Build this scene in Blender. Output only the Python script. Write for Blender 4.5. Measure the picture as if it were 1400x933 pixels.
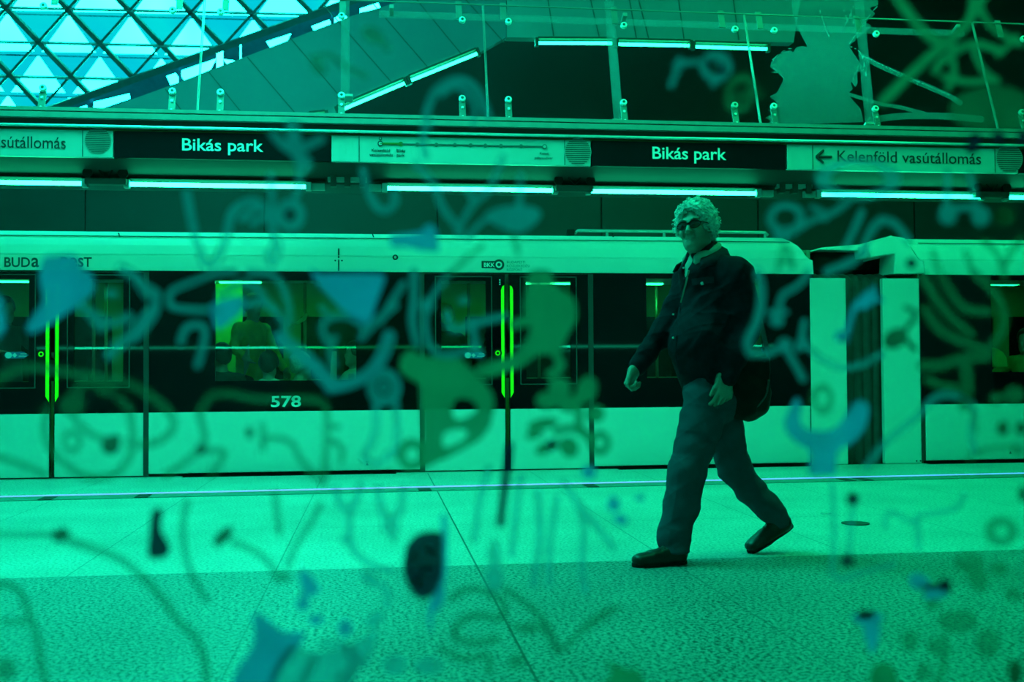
import bpy, bmesh, math, random
import numpy as np
from mathutils import Vector, Matrix
random.seed(7); np.random.seed(7)
SC = bpy.context.scene
C = SC.collection
for _o in list(bpy.data.objects): bpy.data.objects.remove(_o)

# ------------------------------------------------------------------ camera, sky, lamps, exposure
CAM_H, FOC, CX, CY = 0.96, 1500.0, 700.0, 466.5
def _n(v): return Vector(v).normalized()
AY = _n((512-CX, -(509-CY), -FOC))                 # the platform's depth axis in camera space
AX = Vector((12500, 36, -FOC)); AX = (AX-AY*AX.dot(AY)).normalized()
AZ = AX.cross(AY).normalized()
cam_data = bpy.data.cameras.new('camera'); cam = bpy.data.objects.new('camera', cam_data); C.objects.link(cam)
M3 = Matrix((AX, AY, AZ))                            # camera space -> world
cam.matrix_world = Matrix.Translation((0, 0, CAM_H)) @ M3.to_4x4()
cam_data.sensor_width = 36; cam_data.lens = FOC/1400*36
cam_data.clip_start = 0.05; cam_data.clip_end = 200
cam_data.dof.use_dof = True; cam_data.dof.focus_distance = 7.2; cam_data.dof.aperture_fstop = 3.2
SC.camera = cam

def ray(px, py): return M3 @ Vector((px-CX, -(py-CY), -FOC))
def P(px, py, Y):                                    # photo point on the upright plane at depth Y
    d = ray(px, py); t = Y/d.y
    return Vector((d.x*t, Y, CAM_H+d.z*t))
def PZ(px, py, z=0.0):                               # photo point on a level plane
    d = ray(px, py); t = (z-CAM_H)/d.z
    return Vector((d.x*t, d.y*t, z))
def PP(px, py, p0, n):                               # photo point on any plane
    d = ray(px, py); o = Vector((0, 0, CAM_H)); t = (Vector(p0)-o).dot(n)/d.dot(n)
    return o+d*t

SC.view_settings.view_transform = 'Standard'; SC.view_settings.look = 'None'
SC.view_settings.gamma = 1; SC.view_settings.use_curve_mapping = False
SC.view_settings.exposure = 0.0
cy = SC.cycles
cy.max_bounces = 7; cy.diffuse_bounces = 3; cy.glossy_bounces = 3; cy.transmission_bounces = 4
cy.transparent_max_bounces = 40; cy.volume_bounces = 0
cy.caustics_reflective = False; cy.caustics_refractive = False; cy.sample_clamp_indirect = 6
cy.use_denoising = True

w = bpy.data.worlds.new('sky'); SC.world = w; w.use_nodes = True
nt = w.node_tree; bg = nt.nodes['Background']
tcn = nt.nodes.new('ShaderNodeTexCoord'); nz = nt.nodes.new('ShaderNodeTexNoise'); nz.inputs['Scale'].default_value = 9
rp = nt.nodes.new('ShaderNodeValToRGB')
rp.color_ramp.elements[0].position = .38; rp.color_ramp.elements[0].color = (.45, .75, 1, 1)
rp.color_ramp.elements[1].position = .6; rp.color_ramp.elements[1].color = (1, 1, 1, 1)
nt.links.new(tcn.outputs['Generated'], nz.inputs['Vector']); nt.links.new(nz.outputs['Fac'], rp.inputs['Fac'])
nt.links.new(rp.outputs['Color'], bg.inputs['Color'])
bg.inputs['Strength'].default_value = 70.0

def area(name, loc, target, sx, sy, power, col=(1, 1, 1)):
    l = bpy.data.lights.new(name, 'AREA'); l.shape = 'RECTANGLE'; l.size = sx; l.size_y = sy
    l.energy = power; l.color = col
    o = bpy.data.objects.new(name, l); C.objects.link(o); o.location = loc
    o.rotation_euler = (Vector(target)-Vector(loc)).to_track_quat('-Z', 'Y').to_euler()
    return o
YT = PZ(600, 645).y                                  # the train's side
YB = YT-1.15                                         # the sign beam
area('added_platform_light', (-1.7, 7.2, 6.6), (-1.0, 7.6, 0), 5, 1.4, 780, (1, 1, 1))  # unseen area light added above the platform as its key light
area('added_platform_light', (4.5, 7.4, 6.6), (4.0, 7.8, 0), 7, 2.0, 420, (1, 1, .5))  # unseen yellowish area light added to turn the right side greener
area('added_cladding_light', (-3.0, 8.6, 7.3), (-.6, 13.2, 4.3), 5, 2, 260, (.25, .6, 1))  # unseen area light added for a bluish tone on the upper cladding
area('added_front_light', (-1, -1.0, 5.6), (0.5, 9, 1.6), 8, 1.5, 30, (.9, 1, 1))  # unseen area light added behind the camera, weak front fill

# ------------------------------------------------------------------ mesh helpers
ORG = {}
def link(o): C.objects.link(o); return o
def props(o, label=None, cat=None, group=None, kind=None):
    if label: o['label'] = label
    if cat: o['category'] = cat
    if group: o['group'] = group
    if kind: o['kind'] = kind
    return o
def thing(name, loc, label, cat, group=None):
    o = bpy.data.objects.new(name, None); link(o); o.location = loc; o.empty_display_size = .1
    ORG[o.name] = Vector(loc)
    return props(o, label, cat, group)
def put(name, me, mat, parent=None, smooth=False, bevel=0, solid=0, label=None):
    """link a world-space mesh as one object, under parent when given"""
    o = bpy.data.objects.new(name, me); link(o)
    if parent is not None:
        org = ORG[parent.name]; ORG[o.name] = org
        o.parent = parent
    else:
        if len(me.vertices):
            a = np.empty(len(me.vertices)*3); me.vertices.foreach_get('co', a); a = a.reshape(-1, 3)
            mn, mx = a.min(0), a.max(0); org = Vector(((mn[0]+mx[0])/2, (mn[1]+mx[1])/2, mn[2]))
        else: org = Vector()
        o.location = org; ORG[o.name] = org
    me.transform(Matrix.Translation(-org))
    if mat is not None: me.materials.append(mat)
    if smooth: me.polygons.foreach_set('use_smooth', [True]*len(me.polygons))
    if solid:
        m = o.modifiers.new('thickness', 'SOLIDIFY'); m.thickness = solid; m.offset = 0
    if bevel:
        m = o.modifiers.new('edges', 'BEVEL'); m.width = bevel; m.segments = 2; m.limit_method = 'ANGLE'
    if label: o['label'] = label
    me.update()
    return o
class MB:
    def __init__(s): s.v = []; s.f = []
    def add(s, vs, fs):
        n = len(s.v); s.v += [tuple(x) for x in vs]; s.f += [tuple(i+n for i in f) for f in fs]; return s
    def box(s, x0, x1, y0, y1, z0, z1):
        return s.add([(x0,y0,z0),(x1,y0,z0),(x1,y1,z0),(x0,y1,z0),(x0,y0,z1),(x1,y0,z1),(x1,y1,z1),(x0,y1,z1)],
                     [(0,3,2,1),(4,5,6,7),(0,1,5,4),(1,2,6,5),(2,3,7,6),(3,0,4,7)])
    def obox(s, c, ax, ay, az):                      # box from a centre and three half axes
        c, ax, ay, az = map(Vector, (c, ax, ay, az))
        vs = [c+ax*i+ay*j+az*k for k in (-1, 1) for i, j in ((-1,-1),(1,-1),(1,1),(-1,1))]
        return s.add(vs, [(0,3,2,1),(4,5,6,7),(0,1,5,4),(1,2,6,5),(2,3,7,6),(3,0,4,7)])
    def prism(s, front, off):                        # polygon of 3D points pushed along off
        n = len(front); front = [Vector(p) for p in front]; off = Vector(off)
        return s.add(front+[p+off for p in front], [tuple(range(n)), tuple(range(2*n-1, n-1, -1))] +
                     [(i, i+n, (i+1) % n+n, (i+1) % n) for i in range(n)])
    def cyl(s, a, b, r0, r1=None, n=12, caps=True):
        a, b = Vector(a), Vector(b); r1 = r0 if r1 is None else r1
        d = (b-a).normalized(); u = d.orthogonal().normalized(); v = d.cross(u)
        vs = [a+(u*math.cos(t)+v*math.sin(t))*r0 for t in [2*math.pi*i/n for i in range(n)]]
        vs += [b+(u*math.cos(t)+v*math.sin(t))*r1 for t in [2*math.pi*i/n for i in range(n)]]
        fs = [(i, (i+1) % n, (i+1) % n+n, i+n) for i in range(n)]
        if caps: fs += [tuple(range(n-1, -1, -1)), tuple(range(n, 2*n))]
        return s.add(vs, fs)
    def tube(s, pts, r, n=8):
        pts = [Vector(p) for p in pts]; rings = []; u = None
        for i, p in enumerate(pts):
            d = (pts[min(i+1, len(pts)-1)]-pts[max(i-1, 0)]).normalized()
            u = d.orthogonal().normalized() if u is None else (u-d*u.dot(d)).normalized()
            v = d.cross(u); rr = r[i] if isinstance(r, (list, tuple)) else r
            rings.append([p+(u*math.cos(t)+v*math.sin(t))*rr for t in [2*math.pi*k/n for k in range(n)]])
        vs = [x for q in rings for x in q]
        fs = [(i*n+k, i*n+(k+1) % n, (i+1)*n+(k+1) % n, (i+1)*n+k) for i in range(len(pts)-1) for k in range(n)]
        fs += [tuple(range(n-1, -1, -1)), tuple(range((len(pts)-1)*n, len(pts)*n))]
        return s.add(vs, fs)
    def sheet(s, x0, x1, z0, z1, holes, Y):          # one connected upright plate at depth Y with rectangular holes
        xs = sorted({x0, x1} | {h[i] for h in holes for i in (0, 1) if x0 < h[i] < x1})
        zs = sorted({z0, z1} | {h[i] for h in holes for i in (2, 3) if z0 < h[i] < z1})
        n = len(s.v); s.v += [(x, Y, z) for z in zs for x in xs]; m = len(xs)
        for j in range(len(zs)-1):
            for i in range(m-1):
                cx, cz = (xs[i]+xs[i+1])/2, (zs[j]+zs[j+1])/2
                if any(h[0] < cx < h[1] and h[2] < cz < h[3] for h in holes): continue
                s.f.append((n+j*m+i, n+j*m+i+1, n+(j+1)*m+i+1, n+(j+1)*m+i))
        return s
    def build(s, name, mat, parent=None, **k):
        me = bpy.data.meshes.new(name); me.from_pydata([tuple(v) for v in s.v], [], s.f); me.validate()
        if k.pop('fix', True):
            b = bmesh.new(); b.from_mesh(me); bmesh.ops.recalc_face_normals(b, faces=b.faces); b.to_mesh(me); b.free()
        return put(name, me, mat, parent, **k)
def copy_tree(o, parent=None):
    c = o.copy(); link(c); ORG[c.name] = ORG[o.name]
    if parent is not None: c.parent = parent
    for ch in [x for x in o.children]: copy_tree(ch, c)
    return c
def spline(pts, n=6):
    pts = [np.array(p, float) for p in pts]
    if len(pts) < 3: return pts
    out = []
    for i in range(len(pts)-1):
        p0, p1, p2, p3 = pts[max(i-1, 0)], pts[i], pts[i+1], pts[min(i+2, len(pts)-1)]
        for k in range(n):
            t = k/n
            out.append(.5*((2*p1)+(-p0+p2)*t+(2*p0-5*p1+4*p2-p3)*t*t+(-p0+3*p1-3*p2+p3)*t**3))
    return out+[pts[-1]]

def text(body, x0, x1, ybase, cap, Y, mat, parent, name='lettering', bold=.0, mid=None):
    """letters standing on an upright plane: left and right ends, base line and capital height as seen"""
    cu = bpy.data.curves.new('t', 'FONT'); cu.body = body; cu.size = 1; cu.offset = bold; cu.extrude = .012; cu.resolution_u = 4
    o = bpy.data.objects.new('t', cu); link(o)
    dg = bpy.context.evaluated_depsgraph_get(); dg.update()
    me = bpy.data.meshes.new_from_object(o.evaluated_get(dg)); bpy.data.objects.remove(o); bpy.data.curves.remove(cu)
    a = np.empty(len(me.vertices)*3); me.vertices.foreach_get('co', a); a = a.reshape(-1, 3)
    mn, mx = a.min(0), a.max(0)
    A, B = P(x0, ybase, Y), P(x1, ybase, Y)
    capm = abs(P(x0, ybase-cap, Y).z-A.z)
    sx = (B.x-A.x)/(mx[0]-mn[0]); sy = capm/.70
    v = np.stack([(a[:, 0]-mn[0])*sx+A.x, Y-.002-a[:, 2]*.1, a[:, 1]*sy+A.z], 1)
    me.vertices.foreach_set('co', v.astype(np.float32).ravel()); me.update()
    return put(name, me, mat, parent)

# ------------------------------------------------------------------ materials
MATS = {}
def mat(name, col, rough=.5, metal=0., spec=.5, var=.08, scale=12., bump=0., emit=None, es=0., alpha=None):
    if name in MATS: return MATS[name]
    m = bpy.data.materials.new(name); m.use_nodes = True; t = m.node_tree; b = t.nodes['Principled BSDF']
    b.inputs['Roughness'].default_value = rough; b.inputs['Metallic'].default_value = metal
    b.inputs['Specular IOR Level'].default_value = spec
    tc = t.nodes.new('ShaderNodeTexCoord'); n = t.nodes.new('ShaderNodeTexNoise')
    n.inputs['Scale'].default_value = scale; n.inputs['Detail'].default_value = 3
    t.links.new(tc.outputs['Object'], n.inputs['Vector'])
    r = t.nodes.new('ShaderNodeValToRGB'); r.color_ramp.elements[0].position = .3; r.color_ramp.elements[1].position = .7
    r.color_ramp.elements[0].color = (*[c*(1-var) for c in col], 1); r.color_ramp.elements[1].color = (*[min(1, c*(1+var)) for c in col], 1)
    t.links.new(n.outputs['Fac'], r.inputs['Fac']); t.links.new(r.outputs['Color'], b.inputs['Base Color'])
    if bump:
        bp = t.nodes.new('ShaderNodeBump'); bp.inputs['Strength'].default_value = bump; bp.inputs['Distance'].default_value = .01
        t.links.new(n.outputs['Fac'], bp.inputs['Height']); t.links.new(bp.outputs['Normal'], b.inputs['Normal'])
    if emit:
        b.inputs['Emission Color'].default_value = (*emit, 1); b.inputs['Emission Strength'].default_value = es
    MATS[name] = m; return m
def glass(name, col, gloss=.0, rough=0.):
    if name in MATS: return MATS[name]
    m = bpy.data.materials.new(name); m.use_nodes = True; t = m.node_tree; t.nodes.clear()
    out = t.nodes.new('ShaderNodeOutputMaterial'); tr = t.nodes.new('ShaderNodeBsdfTransparent'); tr.inputs['Color'].default_value = (*col, 1)
    if gloss:
        g = t.nodes.new('ShaderNodeBsdfGlossy'); g.inputs['Roughness'].default_value = rough; g.inputs['Color'].default_value = (1, 1, 1, 1)
        mx = t.nodes.new('ShaderNodeMixShader'); mx.inputs[0].default_value = gloss
        t.links.new(tr.outputs[0], mx.inputs[1]); t.links.new(g.outputs[0], mx.inputs[2]); t.links.new(mx.outputs[0], out.inputs['Surface'])
    else: t.links.new(tr.outputs[0], out.inputs['Surface'])
    MATS[name] = m; return m
def paint(name, col, opacity):
    """a film of paint on glass: light passes into it from either side"""
    m = bpy.data.materials.new(name); m.use_nodes = True; t = m.node_tree; t.nodes.clear()
    out = t.nodes.new('ShaderNodeOutputMaterial'); tr = t.nodes.new('ShaderNodeBsdfTransparent')
    d = t.nodes.new('ShaderNodeBsdfDiffuse'); l = t.nodes.new('ShaderNodeBsdfTranslucent')
    tc = t.nodes.new('ShaderNodeTexCoord'); n = t.nodes.new('ShaderNodeTexNoise'); n.inputs['Scale'].default_value = 30; n.inputs['Detail'].default_value = 2
    t.links.new(tc.outputs['Object'], n.inputs['Vector'])
    r = t.nodes.new('ShaderNodeValToRGB'); r.color_ramp.elements[0].position = .3; r.color_ramp.elements[1].position = .7
    r.color_ramp.elements[0].color = (*[c*.88 for c in col], 1); r.color_ramp.elements[1].color = (*[min(1, c*1.1) for c in col], 1)
    t.links.new(n.outputs['Fac'], r.inputs['Fac'])
    for q in (d, l): t.links.new(r.outputs['Color'], q.inputs['Color'])
    a = t.nodes.new('ShaderNodeMixShader'); a.inputs[0].default_value = .75
    t.links.new(d.outputs[0], a.inputs[1]); t.links.new(l.outputs[0], a.inputs[2])
    b = t.nodes.new('ShaderNodeMixShader'); b.inputs[0].default_value = opacity
    t.links.new(tr.outputs[0], b.inputs[1]); t.links.new(a.outputs[0], b.inputs[2]); t.links.new(b.outputs[0], out.inputs['Surface'])
    MATS[name] = m; return m

M_white = mat('train_white', (.74, .74, .72), .35, var=.02, scale=2)
M_black = mat('black_glass', (.002, .003, .006), .03, spec=.17, var=.05)
M_dark = mat('dark_rubber', (.012, .012, .013), .8, spec=.15)
M_steel = mat('brushed_steel', (.45, .46, .47), .35, metal=.8)
M_grey = mat('grey_metal', (.30, .31, .31), .5, metal=.2)
M_dgrey = mat('dark_metal', (.04, .043, .043), .55, metal=.2)
M_yel = mat('yellow_strip', (.62, .85, .0), .5, var=.03, emit=(.45, .7, 0), es=.55)  # faint glow put into the yellow, though it is no lamp
M_signw = mat('sign_white', (.46, .50, .51), .5, var=.02)
M_signk = mat('sign_black', (.003, .004, .008), .4, var=.1, spec=.12)
M_ink = mat('sign_ink', (.015, .02, .025), .6)
M_letter = mat('white_lettering', (.8, .85, .85), .5, var=.02, emit=(1, 1, 1), es=.12)
M_tube = mat('lamp_tube', (1, 1, 1), .5, emit=(1.25, 1, .75), es=46)
M_inlamp = mat('carriage_lamp', (1, 1, 1), .5, emit=(2.2, 1, .5), es=8)

# ------------------------------------------------------------------ one continuous surface grown from joints and radii
def _v(a): return np.array(tuple(a), np.float32)
def cap(a, b, ra, rb=None, k=.02, op='u'):
    a, b = _v(a), _v(b); rb = ra if rb is None else rb; ab = b-a; L2 = max(float(ab@ab), 1e-12)
    def f(p):
        q = p-a; t = np.clip((q@ab)/L2, 0, 1)
        return np.sqrt(((q-t[:, None]*ab)**2).sum(1))-(ra+(rb-ra)*t)
    return (f, (a+b)/2, math.sqrt(L2)/2+max(ra, rb), k, op)
def ell(c, r, R=None, k=.02, op='u'):
    c, r = _v(c), _v(r); R = np.eye(3, dtype=np.float32) if R is None else np.array(R, np.float32)
    def f(p):
        q = (p-c)@R.T
        k0 = np.sqrt(((q/r)**2).sum(1)); k1 = np.sqrt(((q/(r*r))**2).sum(1))+1e-9
        return np.where(k0 < 1e-4, -r.min(), k0*(k0-1)/k1)
    return (f, c, float(r.max()), k, op)
def rbox(c, hs, R=None, rd=.01, k=.01, op='u'):
    c, hs = _v(c), _v(hs)-rd; R = np.eye(3, dtype=np.float32) if R is None else np.array(R, np.float32)
    def f(p):
        q = np.abs((p-c)@R.T)-hs
        return np.sqrt((np.maximum(q, 0)**2).sum(1))+np.minimum(q.max(1), 0)-rd
    return (f, c, float(np.linalg.norm(hs))+rd, k, op)
def chain(pts, rs, k=.02): return [cap(pts[i], pts[i+1], rs[i], rs[i+1], k) for i in range(len(pts)-1)]
def field(prims, p, c=None, br=None):
    d = np.full(len(p), 1.0, np.float32)
    for f, pc, pr, k, op in prims:
        if c is not None and np.linalg.norm(pc-c)-pr > br+2*k+.02: continue
        e = f(p)
        if op == 'u':
            h = np.clip(.5+.5*(d-e)/k, 0, 1); d = d*(1-h)+e*h-k*h*(1-h)
        elif op == 's':
            h = np.clip(.5-.5*(d+e)/k, 0, 1); d = d*(1-h)-e*h+k*h*(1-h)
        else:
            h = np.clip(.5-.5*(d-e)/k, 0, 1); d = d*(1-h)+e*h+k*h*(1-h)
    return d
def grow(name, prims, h, mat_, parent=None, disp=None, clip=None, label=None, smooth=2):
    U = [q for q in prims if q[4] == 'u']
    lo = np.min([q[1]-q[2] for q in U], 0)-3*h; hi = np.max([q[1]+q[2] for q in U], 0)+3*h
    n = np.ceil((hi-lo)/h).astype(int)+1
    D = np.full(n, 1.0, np.float32); B = 20
    for i in range(0, n[0], B):
        for j in range(0, n[1], B):
            for k in range(0, n[2], B):
                m = np.minimum(n, (i+B, j+B, k+B))-np.array((i, j, k))
                c = (lo+h*(np.array((i, j, k))+m/2)).astype(np.float32); br = float(np.linalg.norm(m*h/2))
                act = [q for q in prims if q[4] != 'u' or np.linalg.norm(q[1]-c)-q[2] < br+2*q[3]+.03]
                if not any(q[4] == 'u' for q in act): continue
                if float(field(act, c[None])[0]) > br*1.25+.03: continue
                g = np.stack(np.meshgrid(*[np.arange(m[a])+(i, j, k)[a] for a in range(3)], indexing='ij'), -1).reshape(-1, 3)
                p = (lo+g*h).astype(np.float32)
                d = field(act, p, c, br)
                if disp is not None:
                    s = np.abs(d) < .05
                    if s.any(): d[s] += disp(p[s])
                if clip is not None:
                    for q0, nn in clip: d = np.maximum(d, (p-_v(q0))@_v(nn))
                D[i:i+m[0], j:j+m[1], k:k+m[2]] = d.reshape(m)
    S = D < 0
    cnt = np.zeros(n-1, np.uint8)
    for a in (0, 1):
        for b in (0, 1):
            for c in (0, 1): cnt += S[a:n[0]-1+a, b:n[1]-1+b, c:n[2]-1+c]
    idx = np.argwhere((cnt > 0) & (cnt < 8))
    ids = np.full(n-1, -1, np.int32); ids[tuple(idx.T)] = np.arange(len(idx))
    acc = np.zeros((len(idx), 3)); num = np.zeros(len(idx))
    co = [(a, b, c) for a in (0, 1) for b in (0, 1) for c in (0, 1)]
    for u in co:
        for ax in range(3):
            if u[ax]: continue
            v = list(u); v[ax] = 1
            d0 = D[tuple((idx+u).T)]; d1 = D[tuple((idx+v).T)]
            x = (d0 < 0) != (d1 < 0)
            t = np.where(x, d0/np.where(x, d0-d1, 1), 0)
            q = np.tile(np.array(u, float), (len(idx), 1)); q[:, ax] += t
            acc[x] += q[x]; num[x] += 1
    vs = lo+h*(idx+acc/num[:, None])
    fs = []
    for ax in range(3):
        b, c = (ax+1) % 3, (ax+2) % 3
        A = np.take(S, range(n[ax]-1), ax); Bm = np.take(S, range(1, n[ax]), ax)
        e = np.argwhere(A != Bm)
        e = e[(e[:, b] > 0) & (e[:, c] > 0) & (e[:, b] < n[b]-1) & (e[:, c] < n[c]-1)]
        if not len(e): continue
        flip = A[tuple(e.T)]
        ob = np.zeros(3, int); ob[b] = 1; oc = np.zeros(3, int); oc[c] = 1
        q = np.stack([ids[tuple((e-ob-oc).T)], ids[tuple((e-oc).T)], ids[tuple(e.T)], ids[tuple((e-ob).T)]], 1)
        q[~flip] = q[~flip][:, ::-1]
        fs.append(q[(q >= 0).all(1)])
    fs = np.concatenate(fs)
    for _ in range(smooth):                          # light relaxing keeps the voxels out of sight
        s = vs.copy(); k = np.ones(len(vs))
        for a in range(4):
            np.add.at(s, fs[:, a], vs[fs[:, (a+1) % 4]]); np.add.at(k, fs[:, a], 1)
            np.add.at(s, fs[:, (a+1) % 4], vs[fs[:, a]]); np.add.at(k, fs[:, (a+1) % 4], 1)
        vs = s/k[:, None]
    me = bpy.data.meshes.new(name)
    me.vertices.add(len(vs)); me.vertices.foreach_set('co', vs.astype(np.float32).ravel())
    me.loops.add(len(fs)*4); me.loops.foreach_set('vertex_index', fs.astype(np.int32).ravel())
    me.polygons.add(len(fs)); me.polygons.foreach_set('loop_start', np.arange(0, len(fs)*4, 4, dtype=np.int32))
    me.update(calc_edges=True); me.validate()
    return put(name, me, mat_, parent, smooth=True, label=label)
def march(px, py, prims, t0=3.0, t1=9.0, disp=None):  # first point of a grown surface along a sight line
    d = ray(px, py).normalized(); o = Vector((0, 0, CAM_H)); t = t0
    for _ in range(90):
        p = o+d*t; e = float(field(prims, _v(p)[None])[0])
        if disp is not None: e += float(disp(_v(p)[None])[0])
        if e < .0008: return p
        t += max(e*.8, .0008)
        if t > t1: break
    return None

# ------------------------------------------------------------------ floor, walls, ceiling
def terrazzo():
    m = bpy.data.materials.new('terrazzo'); m.use_nodes = True; t = m.node_tree; b = t.nodes['Principled BSDF']
    N = t.nodes.new; L = t.links.new
    tc = N('ShaderNodeTexCoord')
    def ramp(fac, stops):
        r = N('ShaderNodeValToRGB'); L(fac, r.inputs['Fac'])
        r.color_ramp.elements[0].position, r.color_ramp.elements[0].color = stops[0][0], (*[stops[0][1]]*3, 1)
        r.color_ramp.elements[1].position, r.color_ramp.elements[1].color = stops[1][0], (*[stops[1][1]]*3, 1)
        return r.outputs['Color']
    def noise(s, det=2):
        n = N('ShaderNodeTexNoise'); n.inputs['Scale'].default_value = s; n.inputs['Detail'].default_value = det; n.inputs['Roughness'].default_value = .7
        L(tc.outputs['Object'], n.inputs['Vector']); return n.outputs['Fac']
    def math_(op, a, b_=None):
        n = N('ShaderNodeMath'); n.operation = op
        for i, x in enumerate((a, b_)):
            if x is None: continue
            if isinstance(x, (int, float)): n.inputs[i].default_value = x
            else: L(x, n.inputs[i])
        return n.outputs[0]
    chips = ramp(noise(62, 3), ((.43, .05), (.53, 1.0)))
    patch = ramp(noise(1.1), ((.3, .82), (.7, 1.08)))
    sep = N('ShaderNodeSeparateXYZ'); L(tc.outputs['Object'], sep.inputs[0])
    far = math_('GREATER_THAN', sep.outputs['Y'], 5.445)        # the paler band laid towards the track
    mixv = N('ShaderNodeMix'); mixv.data_type = 'FLOAT'
    L(far, mixv.inputs[0]); mixv.inputs[2].default_value = .35; mixv.inputs[3].default_value = .60
    soft = N('ShaderNodeMix'); soft.data_type = 'FLOAT'          # the chips of the far band are finer and paler
    L(far, soft.inputs[0]); L(chips, soft.inputs[2]); sf = math_('ADD', math_('MULTIPLY', chips, .5), .48); L(sf, soft.inputs[3])
    v = math_('MULTIPLY', math_('MULTIPLY', mixv.outputs[0], soft.outputs[0]), patch)
    # joints between the slabs
    jx = math_('LESS_THAN', math_('ABSOLUTE', math_('SUBTRACT', math_('FRACT', math_('ADD', math_('DIVIDE', sep.outputs['X'], .975), 100.99)), .5)), .0035)
    j2 = math_('LESS_THAN', math_('ABSOLUTE', math_('SUBTRACT', sep.outputs['X'], .4975)), .0048)
    y1 = math_('LESS_THAN', math_('ABSOLUTE', math_('SUBTRACT', sep.outputs['Y'], 6.9)), .006)
    y2 = math_('LESS_THAN', math_('ABSOLUTE', math_('SUBTRACT', sep.outputs['Y'], 6.1)), .003)
    y3 = math_('LESS_THAN', math_('ABSOLUTE', math_('SUBTRACT', sep.outputs['Y'], 5.445)), .005)
    j = math_('MAXIMUM', math_('MAXIMUM', math_('MULTIPLY', jx, .55), math_('MULTIPLY', j2, .85)), math_('MAXIMUM', math_('MULTIPLY', y1, .35), math_('MAXIMUM', math_('MULTIPLY', y2, .2), math_('MULTIPLY', y3, .35))))
    v = math_('MULTIPLY', v, math_('SUBTRACT', 1.0, j))
    cc = N('ShaderNodeCombineColor'); [L(v, cc.inputs[i]) for i in range(3)]
    L(cc.outputs[0], b.inputs['Base Color']); b.inputs['Roughness'].default_value = .42; b.inputs['Specular IOR Level'].default_value = .35
    return m
def slab(name, mt, *a, **k):
    o = MB().box(*a).build(name, mt, **k); o['kind'] = 'structure'; return o
YE = PZ(400, 650.5, 0).y                             # edge of the platform
fl = slab('floor', terrazzo(), -12, 15, -4, YE, -1.4, 0)
fl.data.transform(Matrix.Translation(ORG[fl.name])); fl.location = (0, 0, 0); ORG[fl.name] = Vector()
M_tunnel = mat('tunnel_panel', (.014, .016, .017), .55, var=.15, scale=1.5)
M_conc = mat('pale_concrete', (.33, .36, .36), .7, var=.12, scale=1.2, bump=.05)
M_darkwall = mat('dark_wall', (.010, .0125, .0125), .7, var=.25, scale=.8)
# tunnel wall beyond the track, in panels with open joints
YW = YT+3.6
tun = MB().sheet(-14, 18, -1.2, 3.9, [], YW); tun.f = []; tun.v = []
xs = [P(x, 290, YW).x for x in (-600, -370, -125, 117, 362, 598, 822, 1036, 1250, 1470, 1700)]
for a, b in zip(xs, xs[1:]): tun.box(a+.012, b-.012, YW, YW+.1, -1.2, 3.9)
tun.box(xs[0], xs[-1], YW+.04, YW+.2, -1.2, 3.9)
o = tun.build('wall_far', M_tunnel); o['kind'] = 'structure'
slab('trackbed', M_darkwall, -14, 18, YE-.2, YW+.2, -1.4, -1.2)
o = MB().prism([P(x, y, 16.0) for x, y in ((420, 180), (420, 162), (560, 98), (700, 20), (700, -260), (2300, -260), (2300, 215))], (0, .2, 0)).build('wall_upper', M_darkwall); o['kind'] = 'structure'
slab('wall_left', M_conc, -12.2, -12, -4, 24, -1.4, 9.6)
slab('wall_right', M_darkwall, 15, 15.2, -4, 24, -1.4, 9.6)
slab('wall_near', M_conc, -12, 15, -4.2, -4, -1.4, 9.6)
slab('leak_stop_slab', M_darkwall, -14, 18, YW+.02, 22, 3.6, 3.8)  # unseen slab added to keep sky light from leaking up behind the tunnel wall
slab('ceiling', M_conc, -12.2, 15.2, -4.2, 13.0, 7.6, 7.8)
slab('ceiling_upper', M_conc, -14, 15.2, 13.0, 24, 9.4, 9.6)
slab('leak_stop_wall', M_conc, -14, 15.2, 12.9, 13.0, 7.8, 9.6)  # unseen piece added to close a sky light leak between the ceilings

# ------------------------------------------------------------------ the beam that carries signs and lamps
def zb(y, x=700): return P(x, y, YB).z
Z_TOP, Z_RAIL, Z_S1, Z_S0, Z_B0 = zb(175), zb(186.5), zb(191), zb(226), zb(246)
M_beam = mat('beam_metal', (.036, .044, .043), .6, spec=.15, var=.06, scale=1)
g = MB()
g.prism([(-9, YB+.02, Z_S0), (-9, YB+.02, Z_TOP), (-9, YB+.75, Z_TOP), (-9, YB+.75, Z_B0-.02), (-9, YB+.25, Z_B0-.02)], (22, 0, 0))
o = g.build('gallery_beam', M_beam); o['kind'] = 'structure'
M_rail = mat('bright_rail', (.75, .8, .82), .25, metal=.6)
o = MB().cyl((-9, YB-.06, Z_RAIL), (13, YB-.06, Z_RAIL), .012).box(-9, 13, YB-.05, YB+.02, Z_RAIL-.006, Z_RAIL+.004).build('trim_1', M_rail); o['kind'] = 'structure'
o = MB().box(-9, 13, YB-.005, YB+.02, Z_S1-.004, Z_RAIL-.01).build('trim_2', mat('olive_strip', (.10, .13, .03), .6)); o['kind'] = 'structure'
o = MB().box(-9, 13, YB-.04, YB+.75, Z_TOP, Z_TOP+.045).box(-9, 13, YB-.02, YB+.3, Z_TOP+.06, Z_TOP+.09).box(-9, 13, YB+.05, YB+.2, Z_TOP+.04, Z_TOP+.065).build('trim_3', M_grey); o['kind'] = 'structure'
o = MB().box(-9, 13, YB+.17, YB+.2, zb(231)-.01, zb(231)+.006).build('trim_4', M_dgrey); o['kind'] = 'structure'

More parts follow.
